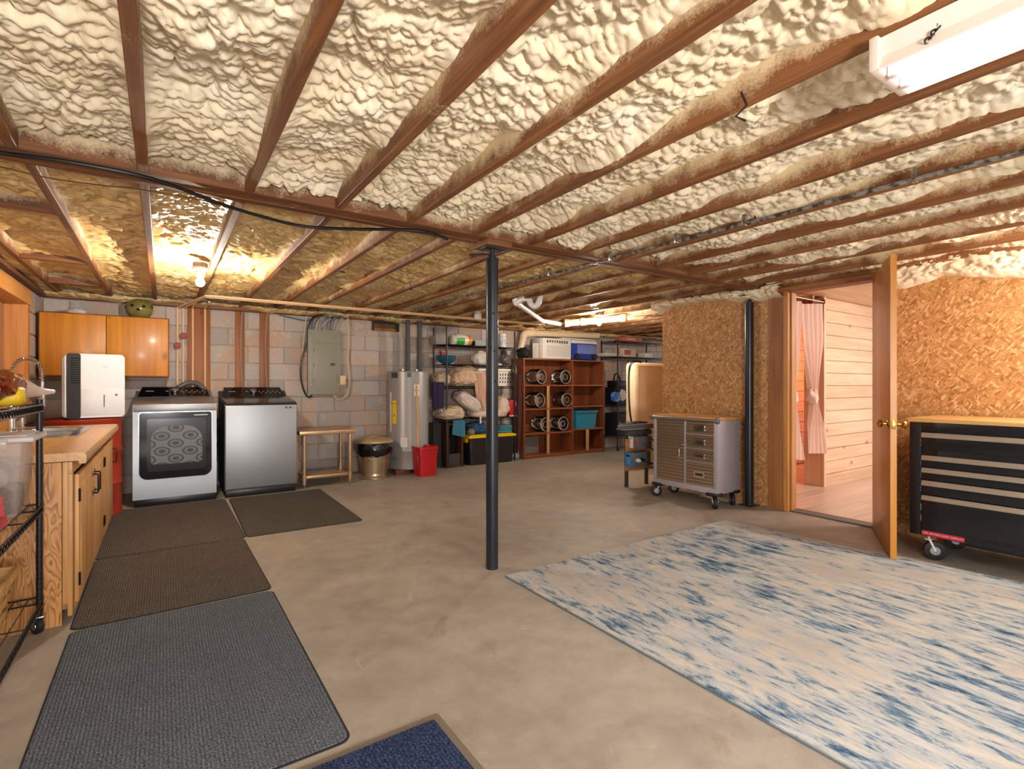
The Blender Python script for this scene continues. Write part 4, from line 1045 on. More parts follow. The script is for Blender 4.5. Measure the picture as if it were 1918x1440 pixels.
# snack bag on the top shelf
t = thing('bread_bag', 'shiny clear plastic bag of reddish food with a twisted end on the cart top', 'food bag', (-.66, 2.95, 1.08))
c0 = Vector((-.598, 3.04, 1.157))
part('bag', MB().blob(c0, (.10, .165, .075), .18, 2.4, 12, e=.8, flat=.93, wr=.10, wfq=7, seg=40, rings=24), M('bag_food', '8C4A22', .12, c2='5E1612', sc=14, stops=(.42, .58), Coat_Weight=.6), t)
part('twisted_end', MB().tube(spline([c0 + Vector((.04, .10, .0)), c0 + Vector((.075, .17, -.01)), c0 + Vector((.11, .23, -.02)), c0 + Vector((.155, .30, -.022))], 6), lambda f: .055 * (1 - f) ** 1.3 + .010, 12), glassy('bag_clear', 'E8D3C8', .7, .1), t)
part('yellow_tag', MB().blob(c0 + Vector((.05, -.05, -.035)), (.06, .05, .042), .1, 2, 4, e=.5), M('tag_yellow', 'E8C312', .45), t)
part('foil_band', MB().lathe([(.075, -.02), (.08, 0), (.072, .03)], c0 + Vector((.012, .10, .0)), 20, axis=(.2, 1, 0)), M('foil_orange', 'C98A2C', .25, .2), t)
# splint basket on the bottom shelf
bx, by, bz = -.715, 2.84, .172
t = thing('splint_basket', 'woven tan splint basket on the bottom shelf of the cart', 'basket', (bx, by, bz))
MT_spl = wood('splint', 'C08A4A', 'DDB072', 'x', .55, .8)
hx_, hy_, hh_ = .19, .17, .20
part('base', MB().box(bx - hx_ + .02, bx + hx_ - .02, by - hy_ + .02, by + hy_ - .02, bz, bz + .006), MT_spl, t)
for sidei in range(4):
    ln = (hx_, hy_)[sidei % 2]; ot = (hy_, hx_)[sidei % 2]
    for k in range(7):
        f = -1 + 2 * (k + .5) / 7
        def stave(u, v, f=f, ln=ln, ot=ot, s=sidei):
            q = f * ln * (.86 + .14 * v) + (u - .5) * ln * 2 / 7 * .82; d = ot * (.86 + .14 * v) + .004 * math.sin(v * 9 + (k % 2) * PI)
            x, y = ((q, -d), (d, q), (-q, d), (-d, -q))[s]
            return (bx + x, by + y, bz + .004 + v * hh_ * .97)
        part('stave', MB().grid(stave, 1, 8), MT_spl, t)
for k in range(3):
    zz = bz + .035 + k * .058; f = .88 + .12 * (zz - bz) / hh_
    mb = MB(); ra = [mb.bm.verts.new((bx + x, by + y, zz)) for x, y in rr(-hx_ * f - .004, hx_ * f + .004, -hy_ * f - .004, hy_ * f + .004, .03, 4)]
    rb = [mb.bm.verts.new((v.co.x * 1 + (v.co.x - bx) * .02, v.co.y + (v.co.y - by) * .02, zz + .034)) for v in ra]
    mb.bridge(ra, rb); part('weaver', mb, MT_spl, t)
mb = MB(); prev = None
for (g, z) in ((1.0, .185), (1.05, .185), (1.05, .22), (1.0, .22)):
    rg = [mb.bm.verts.new((bx + x * g, by + y * g, bz + z)) for x, y in rr(-hx_ - .004, hx_ + .004, -hy_ - .004, hy_ + .004, .03, 4)]
    if prev: mb.bridge(prev, rg)
    else: f0 = rg
    prev = rg
mb.bridge(prev, f0); part('rim', mb, MT_spl, t)

# ================================================================= MATS AND RUG
def mat_ribbed(name, c1, c2, c3):
    t = NT(name); g = t.coord(True)
    fl = t.noise(g, 160, 3, .7); big = t.noise(g, 7, 3)
    col = t.ramp(fl, ((.36, c1), (.5, c2), (.68, c3)))
    w = t.n('ShaderNodeTexWave', {'Vector': g, 'Scale': 26.0, 'Distortion': .3, 'Detail': 1.0, 'Detail Scale': 2.0}, bands_direction='X').outputs['Fac']
    col = t.mix(.38, col, t.ramp(w, ((.1, .35), (.6, 1.0))), 'MULTIPLY')
    col = t.mix(.25, col, t.ramp(big, ((.35, .6), (.65, 1.0))), 'MULTIPLY')
    t.set(Base_Color=col, Roughness=.95, Specular_IOR_Level=.1); t.bump(t.math('ADD', w, t.math('MULTIPLY', fl, .5)), .5, .004)
    return t.m
MT_m1 = mat_ribbed('ribbed_mat_slate', '3C4047', '60666F', '8A909A'); MT_m2 = mat_ribbed('ribbed_mat_brown', '3A3530', '5A524C', '807870'); MT_m3 = mat_ribbed('ribbed_mat_green', '36342D', '55514A', '76706A')
MT_medge = M('mat_edge', '211F1F', .9)
def floor_mat(x0, x1, y0, y1, mat, label, rot=0.0, r=.04, zz=.007):
    cx_, cy_ = (x0 + x1) / 2, (y0 + y1) / 2
    t = thing('floor_mat', label, 'mat', (cx_, cy_, 0), rot, 'floor mats', local=True)
    hx1, hy1 = (x1 - x0) / 2, (y1 - y0) / 2
    part('backing', MB().prism(rr(-hx1, hx1, -hy1, hy1, r, 5), 'z', .0, zz * .5), MT_medge, t)
    part('pile', MB().prism(rr(-hx1 + .008, hx1 - .008, -hy1 + .008, hy1 - .008, r - .005, 5), 'z', zz * .5, zz), mat, t)
    return t
floor_mat(-.362, .517, 1.69, 3.172, MT_m1, 'slate grey ribbed mat, largest and nearest of the three in a row by the counter', 0)
floor_mat(-.372, .514, 3.190, 4.37, MT_m2, 'charcoal ribbed mat in the middle of the row along the sink counter', math.radians(.4))
floor_mat(-.385, .526, 4.375, 5.98, MT_m2, 'dark ribbed mat directly in front of the dryer', 0)
floor_mat(.542, 1.44, 4.37, 5.955, MT_m3, 'dark ribbed mat in front of the washer reaching to the worktable', math.radians(-1.0))
t = thing('door_mat', 'navy blue door mat with a taupe border at the bottom edge of view', 'mat', (.40, 1.15, 0))
part('border', MB().prism(rr(.0, .806, .62, 1.655, .01, 2), 'z', 0, .005), M('mat_border', '6F6156', .8), t)
part('pile', MB().prism(rr(.03, .776, .65, 1.622, .01, 2), 'z', .005, .011), mat_ribbed('ribbed_mat_navy', '161E33', '2C3A58', '55658A'), t)
def rug_mat():
    t = NT('distressed_rug'); g = t.coord(True)
    big = t.noise(t.coord(True, (1.0, .55, 1)), 2.0, 5, .6, .3)
    st = t.noise(t.coord(True, (8.5, 2.4, 1)), 2.0, 7, .72, .3); fn = t.noise(t.coord(True, (30, 5, 1)), 2.0, 4, .7)
    col = t.ramp(big, ((.35, 'B0A69C'), (.5, 'C3B9AB'), (.66, 'CABFAC')))
    cool = t.ramp(t.noise(t.coord(True, (1.2, .7, 1)), 1.7, 4), ((.47, 0.0), (.6, .7)))
    col = t.mix(cool, col, 'B6B9BD')
    s1 = t.math('ADD', t.math('MULTIPLY', st, .66), t.math('ADD', t.math('MULTIPLY', big, .30), t.math('MULTIPLY', fn, .22)))
    col = t.mix(t.ramp(s1, ((.53, 0.0), (.60, .8))), col, '9FA4A8')
    col = t.mix(t.ramp(s1, ((.615, 0.0), (.645, .9))), col, '5F778B')
    col = t.mix(t.ramp(s1, ((.668, 0.0), (.70, .95))), col, '29435E')
    st2 = t.noise(t.coord(True, (9, 1.3, 1)), 2.6, 6, .75)
    col = t.mix(t.ramp(st2, ((.62, 0.0), (.66, .7))), col, '7E8E9A')
    col = t.mix(t.ramp(st2, ((.30, .45), (.36, 0.0))), col, 'CDBFB6')
    t.set(Base_Color=col, Roughness=.95, Specular_IOR_Level=.1); t.bump(t.noise(g, 260, 2), .4, .003)
    return t.m
rugc = [(1.722, -.45), (4.30, -.45), (4.16, .95), (4.085, 1.6), (3.985, 2.622), (1.72, 2.607)]
t = thing('area_rug', 'large cream area rug with distressed blue streaks', 'rug', (2.9, 1.1, 0))
part('backing', MB().prism(rugc, 'z', 0, .004), M('rug_edge', '5E6A70', .9), t)
ins = [(1.73, -.45), (4.29, -.45), (4.15, .95), (4.075, 1.6), (3.977, 2.612), (1.728, 2.598)]
part('pile', MB().prism(ins, 'z', .004, .010), rug_mat(), t)
# ================================================================= WIRE SHELVING WITH LINENS
S0 = Vector((3.268, 6.415, 0)); SR = math.radians(4.0); SW, SD = 1.21, .36
def L2W(x, y, z):
    return Vector((S0.x + x * math.cos(SR) - y * math.sin(SR), S0.y + x * math.sin(SR) + y * math.cos(SR), z))
t = thing('wire_shelving', 'tall black wire shelving unit loaded with blankets and a laundry basket', 'shelf', S0, SR)
for xx in (0, SW):
    for yy in (0, SD):
        part('post', MB().cyl((xx, yy, 0), (xx, yy, 1.985), .0125, 10), MT_wire, t)
LV = (.672, 1.14, 1.452, 1.73)
for z in LV:
    part('wire_shelf', wire_shelf(0, SW, 0, SD, z, 'x', step=.04, pitch=.07), MT_wire, t)
YM = 6.60
def at(px, py, y=YM): return W(px, py, y=y)
def onz(px, y, z): p = W(px, 700, y=y); return Vector((p.x, y, z))
SH = .0075
# top shelf
p = onz(863, YM, LV[3] + SH)
t = thing('paper_towel_pack', 'white and green wrapped paper towel pack on the top wire shelf', 'paper towels', p)
part('roll', MB().lathe([(.03, -.165), (.07, -.16), (.078, -.14), (.078, .14), (.07, .16), (.03, .165)], p + Vector((0, 0, .078)), 24, axis=(1, 0, 0)), M('wrap_white', 'DED6CC', .35), t)
part('green_panel', MB().lathe([(.0785, -.10), (.0795, -.099), (.0795, .03), (.0785, .031)], p + Vector((0, 0, .078)), 24, axis=(1, 0, 0)), M('wrap_green', '3C9A38', .35), t)
part('orange_end', MB().lathe([(.0785, .09), (.0795, .091), (.0795, .135), (.07, .162), (.06, .163)], p + Vector((0, 0, .078)), 24, axis=(1, 0, 0)), M('wrap_orange', 'D98A2A', .35), t)
part('white_band', MB().lathe([(.0796, -.105), (.0802, -.10), (.0802, .032), (.0796, .034)], p + Vector((0, .004, .092)), 24, axis=(1, 0, 0)), M('wrap_white', ''), t)
p = onz(900, YM, LV[3] + SH)
solo('black_case', MB().prism([(p.x - .16, p.z), (p.x + .2, p.z), (p.x + .2, p.z + .06), (p.x + .1, p.z + .10), (p.x - .16, p.z + .07)], 'y', YM - .12, YM + .1), MT_black, 'low black case on the top wire shelf behind the post', 'case')
p = onz(824, YM, LV[3] + SH)
t = thing('ribbed_shadow', 'low grey see-through tub imitating a ribbed shadow at the near end of the top wire shelf', 'bin', p)  # added tub imitates a ribbed shadow, no bin stands here
part('tub', tub(p.x, YM + .03, p.z, p.z + .13, .09, .09, .008, .008), glassy('shadow_grey', 'A8A29C', .55, .2), t)
p = onz(941, YM, LV[3] + SH)
t = thing('white_bottle', 'white labelled supplement bottle on the top wire shelf', 'bottle', p)
part('body', MB().lathe([(.055, 0), (.06, .008), (.06, .15), (.05, .165), (.045, .168)], p, 24), MT_white, t)
part('cap', MB().lathe([(.05, .169), (.052, .172), (.052, .205), (.048, .21)], p, 24), MT_white, t)
part('label_band', MB().lathe([(.0602, .04), (.0606, .041), (.0606, .13), (.0602, .131)], p, 24), M('label_pale', 'C8CCCE', .5, c2='8E9AA4', sc=40, stops=(.55, .6)), t)
# second shelf
p = onz(836, YM, LV[2] + SH)
solo('blue_bowl', MB().lathe([(.05, 0), (.06, .004), (.11, .04), (.145, .095), (.152, .125), (.148, .127), (.14, .095), (.105, .045), (.04, .012)], p, 32), M('bowl_blue', '1F5878', .35), 'blue mixing bowl on the second wire shelf', 'bowl')
p2 = p + Vector((-.045, 0, .05))
t = thing('red_tin', 'small red tin standing in the blue bowl', 'tin', p2)
part('can', MB().lathe([(.055, 0), (.057, .004), (.057, .13), (.053, .135), (.002, .135)], p2, 24), M('tin_red', 'B01624', .35), t)
part('rim', MB().lathe([(.0572, .126), (.059, .128), (.059, .134), (.0572, .136)], p2, 24), MT_steel, t)
p = onz(900, YM, LV[2] + SH)
solo('white_bag', MB().blob(p + Vector((0, 0, .10)), (.14, .11, .105), .25, 2.2, 21, flat=.95, wr=.08), M('bag_white', 'CFC5BA', .4), 'white plastic bag bundle on the second wire shelf beside the post', 'bag')
p = onz(946, YM, LV[2] + SH)
t = thing('grey_bag', 'grey knotted plastic bag at the far end of the second wire shelf', 'bag', p)
part('bag', MB().blob(p + Vector((0, 0, .09)), (.085, .08, .09), .3, 2.5, 33, flat=.95, wr=.15), M('bag_smoke', '5B544E', .25), t)
part('knot', MB().blob(p + Vector((-.02, 0, .195)), (.04, .04, .045), .4, 3, 35, wr=.2), M('bag_smoke2', '3F3A3A', .25), t)
p = onz(934, 6.50, LV[2] + SH)
solo('soap_bar', MB().box(p.x - .05, p.x + .05, 6.48, 6.53, p.z, p.z + .022, .008), MT_white, 'small white bar at the front of the second wire shelf', 'soap')
# third shelf: blankets, basket
MT_fleece = M('fleece_cream', 'D6BFA0', .9, bump=1.0, bsc=9, bdist=.09, st=(1, 1, 1.6)); MT_bl = M('blanket_beige', 'D2B396', .9, bump=1.0, bsc=8, bdist=.11, st=(1.4, 1, .8)); MT_pk = M('blanket_pink', 'C79F88', .9, bump=.8, bsc=10, bdist=.05, st=(2.5, 1, .5))
z = LV[1] + SH
c = at(868, 700)
t = thing('beige_blanket', 'large bundled beige blanket spilling over the third wire shelf', 'blanket', (c.x, YM - .02, z))
part('bundle', MB().blob((c.x, YM - .02, z + .135), (.215, .17, .145), .22, 1.8, 41, e=.75, flat=.93, wr=.16, wfq=5, seg=48, rings=28), MT_bl, t)
def drape(u, v):
    x = at(884, 700).x + (u - .5) * (.30 - .14 * v) + .10 * v; fold = .03 * math.sin(u * 9 + v * 2) * (1 - .3 * v)
    zz = z + .20 - .02 * math.sin(u * 5) - v * (.52 - .10 * abs(u - .5))
    return (x + .02 * math.sin(v * 6), YM - .215 + fold - .02 * v, zz)
part('hanging_fold', MB().grid(drape, 24, 20), MT_pk, t)
c = at(824, 694)
solo('fleece_roll', MB().blob((c.x, YM - .01, z + .095), (.125, .15, .10), .15, 2, 44, e=.8, flat=.93, wr=.10), MT_fleece, 'rolled cream fleece at the near end of the third wire shelf', 'blanket')
c = at(820, 715, 6.39)
solo('purple_cloth', MB().grid(lambda u, v: (c.x + (u - .5) * (.18 - .02 * v), 6.385 - .02 * math.sin(PI * u) - .01 * math.sin(u * 14), z + .055 - v * .36), 16, 10).grid(lambda u, v: (c.x + (u - .5) * (.18 - .02 * v), 6.40, z + .055 - v * .36), 4, 4), M('cloth_purple', '24143C', .8), 'dark purple cloth hanging off the third wire shelf by the water heater', 'cloth')
xa, xb = at(897, 700, 6.47).x, at(957, 700, 6.47).x
t = thing('laundry_basket', 'white plastic laundry basket with slotted sides on the third wire shelf', 'laundry basket', ((xa + xb) / 2, 6.63, z))
cxb, wb, zb_ = (xa + xb) / 2, (xb - xa) / 2, z
part('shell', tub(cxb, 6.63, z, z + .255, wb - .04, .115, .03, .02), M('basket_white', 'DAD0C6', .4), t)
part('rim', MB().box(cxb - wb - .0, cxb + wb + .0, 6.475, 6.49, z + .225, z + .258, .005).box(cxb - wb, cxb - wb + .02, 6.49, 6.77, z + .225, z + .258, .005).box(cxb + wb - .02, cxb + wb, 6.49, 6.77, z + .225, z + .258, .005).box(cxb - wb + .02, cxb + wb - .02, 6.755, 6.77, z + .225, z + .258, .005), M('basket_white', ''), t)
for r_ in range(3):
    for k in range(11):
        xx = cxb - wb + .11 + k * .047; zz = z + .06 + r_ * .055; yy = 6.5145 - .0 - (zz - z) / .255 * .02
        part('slot', MB().prism([(xx - .012, zz - .016), (xx + .002, zz - .016), (xx + .014, zz + .018), (xx, zz + .018)], 'y', yy - .004, yy + .001), MT_dark, t, smooth=False)
# fourth shelf: pillows
z = LV[0] + SH
MT_pil = M('pillow_white', 'CFC0B6', .85, bump=.8, bsc=6, bdist=.07)
c = at(838, 775)
solo('cream_fleece', MB().blob((c.x, YM - .05, z + .085), (.20, .19, .095), .2, 2, 51, e=.75, flat=.92, wr=.14, wfq=6, seg=40, rings=22), MT_fleece, 'crumpled cream fleece at the near end of the lowest wire shelf', 'blanket')
c = at(878, 760)
mb = MB().blob((0, 0, 0), (.25, .20, .10), .12, 2, 53, e=.62, wr=.06, seg=44, rings=24); mb.xf(Matrix.Translation((c.x, YM - .02, z + .225)) @ Matrix.Rotation(math.radians(32), 4, 'Y') @ Matrix.Rotation(.2, 4, 'X'))
t = thing('slumped_pillow', 'white bed pillow slumped diagonally on the lowest wire shelf', 'pillow', (c.x, YM, z)); part('pillow', mb, MT_pil, t)
part('care_tag', MB().box(c.x + .05, c.x + .075, YM - .235, YM - .232, z - .07, z + .03), MT_white, t)
c = at(905, 772)
solo('flat_pillow', MB().blob((c.x + .02, YM - .03, z + .06), (.28, .19, .065), .12, 2, 55, e=.6, flat=.93, wr=.06, seg=40, rings=20), M('pillow_pinkish', 'D0B8A8', .85), 'flat pinkish pillow lying under the slumped pillow', 'pillow')
c = at(936, 765)
solo('linen_bag', MB().blob((c.x, YM - .02, z + .15), (.13, .15, .155), .22, 2, 57, flat=.95, wr=.14), M('linen_sheet', 'CDB8A6', .85), 'gathered pale linen bundle beside the post on the lowest wire shelf', 'bag')
c = at(955, 766)
t = thing('red_carton', 'red and white carton at the far end of the lowest wire shelf', 'carton', (c.x, YM, z))
part('box', MB().box(c.x - .07, c.x + .07, YM - .09, YM + .09, z, z + .25, .003), M('carton_red', 'B3182A', .4), t)
part('print', MB().box(c.x + .02, c.x + .055, YM - .0915, YM - .0902, z + .16, z + .22, .0).box(c.x - .07, c.x + .07, YM - .0915, YM - .0902, z + .0, z + .02), MT_white, t)
part('top_flap', MB().box(c.x - .07, c.x + .06, YM - .06, YM + .06, z + .2505, z + .27, .004), M('carton_dark', '4A1A24', .5), t)
c = at(859, 795, 6.40)
solo('hanging_towel', MB().grid(lambda u, v: (c.x + (u - .5) * (.17 + .03 * v), 6.385 + .012 * math.sin(u * 10 + v * 3), z - .01 - v * (.20 + .05 * u)), 16, 12).grid(lambda u, v: (c.x + (u - .5) * (.17 + .03 * v), 6.40 + .012 * math.sin(u * 10 + v * 3), z - .01 - v * (.20 + .05 * u)), 16, 12), M('towel_blue', '39718C', .95, bump=.5, bsc=200), 'blue terry towel hanging below the lowest wire shelf', 'towel')
# on the floor under the shelf
xa, xb = at(811, 800, 6.62).x, at(838, 860, 6.44).x - .012
solo('ribbed_bin', MB().prism([(xa + (xb - xa) * (i / 24) + .0, 6.60 + (.012 if (i // 2) % 2 else 0)) for i in range(25)] + [(xb, 6.78), (xa, 6.78)], 'z', 0, .62), M('bin_grey', '5E5B59', .5, .5), 'grey ribbed metal bin standing behind the near shelving post', 'bin')
a, b = at(838, 860, 6.44), at(868, 860, 6.44)
t = thing('wood_box', 'narrow upright dark wood box with an open front under the wire shelf', 'box', ((a.x + b.x) / 2, 6.6, 0))
MT_dkw = wood('walnut_dark', '3A1D0E', '5C3118', 'z', .4, .7)
xa, xb, y0, y1, hh = a.x, b.x, 6.44, 6.74, .625
part('side', MB().box(xa, xa + .03, y0, y1, 0, hh, .003), MT_dkw, t); part('side', MB().box(xb - .03, xb, y0, y1, 0, hh, .003), MT_dkw, t)
part('top', MB().box(xa + .0302, xb - .0302, y0, y1, hh - .03, hh, .003), MT_dkw, t); part('bottom', MB().box(xa + .0302, xb - .0302, y0, y1, 0, .03, .003), MT_dkw, t)
part('back', MB().box(xa + .0302, xb - .0302, y1 - .1, y1 - .08, .0302, hh - .0302), MT_dark, t)
part('lower_panel', MB().box(xa + .0302, xb - .0302, y0 + .03, y0 + .04, .0302, .19), M('panel_grille', '3B3633', .6), t)
xa, xb = at(872, 840, 6.45).x + .06, at(963, 840, 6.45).x; xc = (xa + xb) / 2
t = thing('black_tote', 'black storage tote with a yellow lid under the wire shelf', 'storage box', (xc, 6.6, 0))
part('tub', tub(xc, 6.60, 0, .40, (xb - xa) / 2 - .03, .15, .03, .02), M('tote_black', '1B1718', .45), t)
part('lid', MB().box(xa - .02, xb + .02, 6.415, 6.785, .39, .425, .01).box(xa + .02, xb - .02, 6.45, 6.75, .425, .437, .004), M('lid_yellow', 'E0B50C', .4), t)
part('latch', MB().box(xa - .035, xa - .0, 6.48, 6.56, .33, .39, .006), M('lid_yellow', ''), t)
zt = .4375
c = at(891, 805)
solo('jeans_bundle', MB().blob((c.x, 6.58, zt + .085), (.17, .13, .09), .3, 2.5, 61, flat=.93, wr=.2, seg=36, rings=20), M('denim', '1D3C5C', .9, c2='2D587C', sc=18, bump=.4, bsc=200), 'crumpled blue denim clothes on the yellow tote lid', 'clothes')
c = at(940, 805)
t = thing('folded_towels', 'folded teal towels stacked on the yellow tote lid', 'towel', (c.x, 6.58, zt))
for k in range(3):
    part('fold', MB().blob((c.x + .01 * k, 6.58, zt + .022 + k * .036), (.13 - .008 * k, .11, .022), .1, 3, 70 + k, e=.5, flat=.95), M('towel_teal', '3F7A8C', .95, bump=.4, bsc=180), t)
c = at(876, 812)
solo('grey_sock', MB().blob((c.x, 6.50, zt + .045), (.06, .06, .05), .2, 2, 65, flat=.9), M('sock_grey', '7E7670', .9), 'grey balled sock on the near corner of the yellow lid', 'sock')
c = at(962, 852, 6.7)
solo('blue_rag', MB().blob((c.x, 6.66, .04), (.09, .07, .045), .3, 3, 66, flat=.85), M('rag_blue', '8FA3B5', .9), 'pale blue rag on the floor between wire shelving and bookcase', 'cloth')
c = at(973, 760, 6.44)
t = thing('umbrella', 'closed dark red umbrella leaning between wire shelving and bookcase', 'umbrella', (c.x - .03, 6.44, 0))
part('canopy', MB().tube([(c.x - .02, 6.44, .15), (c.x - .005, 6.44, .8), (c.x + .01, 6.45, 1.2)], lambda f: .012 + .03 * math.sin(PI * min(1, f * 1.05)) ** .7, 10), M('umbrella_red', '3E0D14', .7), t)
part('handle', MB().tube([(c.x + .01, 6.45, 1.19), (c.x + .014, 6.455, 1.33)], .012, 8), MT_black, t)
part('tip', MB().tube([(c.x - .025, 6.44, .0), (c.x - .02, 6.44, .15)], .006, 8), MT_steel, t)

# ================================================================= BOOKCASE WITH GLASS JUGS
MT_bk = wood('bookcase_mahogany', '6B3216', '96502A', 'z', .4, .5); MT_bkx = wood('bookcase_mahogany_x', '74371A', '9E5A30', 'x', .4, .5)
MT_slat = wood('pale_slat', 'A87B4C', 'C79D6C', 'z', .55, .6)
BY0, BY1, BH = 6.48, 6.82, 1.56
bxl, bxm, bxr = W(981, 770, y=BY0).x, W(1073, 770, y=BY0).x, W(1132, 770, y=BY0).x
t = thing('bookcase', 'reddish wood open bookcase with eight cubbies holding glass jugs', 'bookcase', ((bxl + bxr) / 2, 6.65, 0))
th = .024
for xx in (bxl, bxm - th / 2, bxr - th): part('upright', MB().box(xx, xx + th, BY0, BY1, 0, BH, .002), MT_bk, t)
part('top', MB().box(bxl - .01, bxr + .01, BY0 - .005, BY1, BH + .0002, BH + .022, .003), MT_bkx, t)
part('back', MB().box(bxl + th, bxm - th / 2 - .0002, BY1 - .01, BY1 - .004, .03, BH - .002), MT_bk, t); part('back', MB().box(bxm + th / 2 + .0002, bxr - th, BY1 - .01, BY1 - .004, .03, BH - .002), MT_bk, t)
zl = (.055, .40, .79, 1.165); zr_ = (.055, .425, .81, 1.165)
for z in zl: part('shelf', MB().box(bxl + th + .0002, bxm - th / 2 - .0002, BY0 + .004, BY1 - .011, z - .022, z, .002), MT_bkx, t)
for z in zr_: part('shelf', MB().box(bxm + th / 2 + .0002, bxr - th - .0002, BY0 + .004, BY1 - .011, z - .022, z, .002), MT_bkx, t)
part('kickboard', MB().box(bxl + th + .0002, bxr - th - .0002, BY0 + .02, BY0 + .032, 0, .032), MT_bkx, t)
xs = W(1027.5, 780, y=BY0).x
for z0_, z1_ in ((.0555, .3775), (.4005, .7675), (.7905, 1.1425)): part('slat_divider', MB().box(xs - .025, xs + .025, BY0 + .004, BY0 + .02, z0_, z1_, .002), MT_slat, t)
xs2 = W(1101, 830, y=BY0).x
part('slat_divider', MB().box(xs2 - .03, xs2 + .03, BY0 + .004, BY0 + .02, .0555, .4025, .002), MT_slat, t)
def jar_glass():
    n = NT('jug_glass'); tr = n.n('ShaderNodeBsdfTransparent', {'Color': (.93, .925, .90, 1)}); gl = n.n('ShaderNodeBsdfGlossy', {'Roughness': .06})
    fr_ = n.n('ShaderNodeLayerWeight', {'Blend': .42}).outputs['Fresnel']; mx = n.n('ShaderNodeMixShader', {0: fr_, 1: tr.outputs[0], 2: gl.outputs[0]})
    n.t.links.new(mx.outputs[0], n.t.nodes['Material Output'].inputs[0]); return n.m
MT_jug = jar_glass()
def jug(label, x, y, z, rot, first=None):
    if first is None:
        g = thing('glass_jug', label, 'jug', (x, y, z), rot, 'glass jugs in the bookcase', local=True)
        R0 = .128
        part('body', MB().lathe([(.002, 0.012), (R0 * .6, .010), (R0 * .82, 0), (R0 * .96, .012), (R0, .035), (R0, .20), (R0 * .93, .235), (R0 * .7, .262), (R0 * .35, .28), (.03, .29), (.027, .318), (.034, .322), (.034, .334), (.024, .336)], (0, -.16, R0), 28, axis=(0, 1, 0)), MT_jug, g)
        part('neck_ring', MB().tube([(.034 * math.cos(2 * PI * k / 16), .145, R0 + .034 * math.sin(2 * PI * k / 16)) for k in range(16)], .004, 6, True), MT_jug, g)
        part('base_ring', MB().tube([(R0 * .84 * math.cos(2 * PI * k / 28), -.161, R0 + R0 * .84 * math.sin(2 * PI * k / 28)) for k in range(28)], .0035, 8, True).tube([(R0 * .35 * math.cos(2 * PI * k / 20), -.151, R0 + R0 * .35 * math.sin(2 * PI * k / 20)) for k in range(20)], .002, 6, True), M('jug_rim', 'D9D3C4', .1, Alpha=.7), g)
        return g
    return dup(first, (x, y, z), rot, label)
def jx(px): return W(px, 740, y=6.56).x
j0 = jug('glass jug in the top bookcase row nearer the wire shelving', jx(1008), 6.66, 1.1655, .15)
jug('glass jug in the top bookcase row against the middle upright', jx(1055), 6.66, 1.1655, .0, j0)
jug('glass jug in the second bookcase row before the pale slat', jx(1005), 6.66, .7905, .15, j0)
jug('glass jug in the second bookcase row past the pale slat', jx(1058), 6.66, .7905, -.02, j0)
jug('glass jug in the third bookcase row past the pale slat', jx(1050), 6.66, .4005, .05, j0)
jug('glass jug in the third bookcase row half hidden behind the pale slat', jx(1018), 6.67, .4005, .05, j0)
solo('grey_board', MB().box(bxl + .05, xs - .03, 6.70, 6.715, .056, .33, .003), M('board_grey', '6E645C', .7), 'grey board standing at the back of the lowest bookcase cubby', 'board')
xa, xb = W(1078, 790, y=6.52).x, W(1120, 790, y=6.52).x; xc = (xa + xb) / 2
t = thing('teal_bin', 'teal plastic storage bin in the bookcase', 'storage box', (xc, 6.65, .4255))
part('tub', tub(xc, 6.65, .4255, .70, (xb - xa) / 2 - .045, .12, .03, .015), M('bin_teal', '1C7F9A', .35), t)
part('rim', MB().box(xc - (xb - xa) / 2, xc + (xb - xa) / 2, 6.505, 6.79, .695, .725, .008), M('bin_teal', ''), t)
part('rim_band', MB().box(xc - (xb - xa) / 2 + .02, xc + (xb - xa) / 2 - .02, 6.503, 6.5048, .67, .69), M('bin_teal_dark', '0F5566', .4), t)
zt = BH + .0225
# air conditioner
xa, xb = W(1010, 650, y=6.52).x, W(1069, 650, y=6.52).x
t = thing('window_air_conditioner', 'white window air conditioner on top of the bookcase', 'air conditioner', ((xa + xb) / 2, 6.65, zt))
MT_ac = M('ac_white', 'D6CFC6', .4)
part('body', MB().box(xa + .05, xb, 6.545, 6.80, zt, zt + .335, .006), MT_ac, t)
fr = part('front', MB().box(xa + .06, xb + .003, 6.515, 6.5448, zt + .004, zt + .34, .012), MT_ac, t)
part('side_panel', MB().box(xa - .07, xa + .045, 6.60, 6.615, zt, zt + .25, .003).tube([(xa - .07, 6.594, zt), (xa - .07, 6.594, zt + .25), (xa + .04, 6.594, zt + .25)], .006, 6), M('ac_side', 'C4BBB0', .5), t)
fw = xb - xa - .06
for k in range(9): part('louver', MB().box(xa + .15, xb - .03, 6.508, 6.5148, zt + .05 + k * .02, zt + .058 + k * .02, .001), M('ac_louver', 'B3A89A', .5), fr)
for k in range(9): part('outlet_fin', MB().box(xa + .15 + k * (fw - .14) / 9, xa + .15 + (k + .6) * (fw - .14) / 9, 6.511, 6.5148, zt + .26, zt + .305), M('ac_dark', '4E463E', .5), fr)
part('power_cord', MB().tube(spline([(xa - .04, 6.53, zt + .03), (xa - .05, 6.52, zt + .2), (xa + .08, 6.506, zt + .24), (xa + .3, 6.504, zt + .27), (xb - .05, 6.504, zt + .22)], 5), .006, 6), MT_ac, t)
xa, xb = W(1071, 650, y=6.53).x, W(1117, 650, y=6.53).x
t = thing('cooler', 'blue wheeled cooler with a white lid on the bookcase', 'cooler', ((xa + xb) / 2, 6.65, zt))
MT_cool = M('cooler_blue', '26388E', .4)
part('body', MB().box(xa, xb, 6.535, 6.80, zt + .01, zt + .28, .02), MT_cool, t)
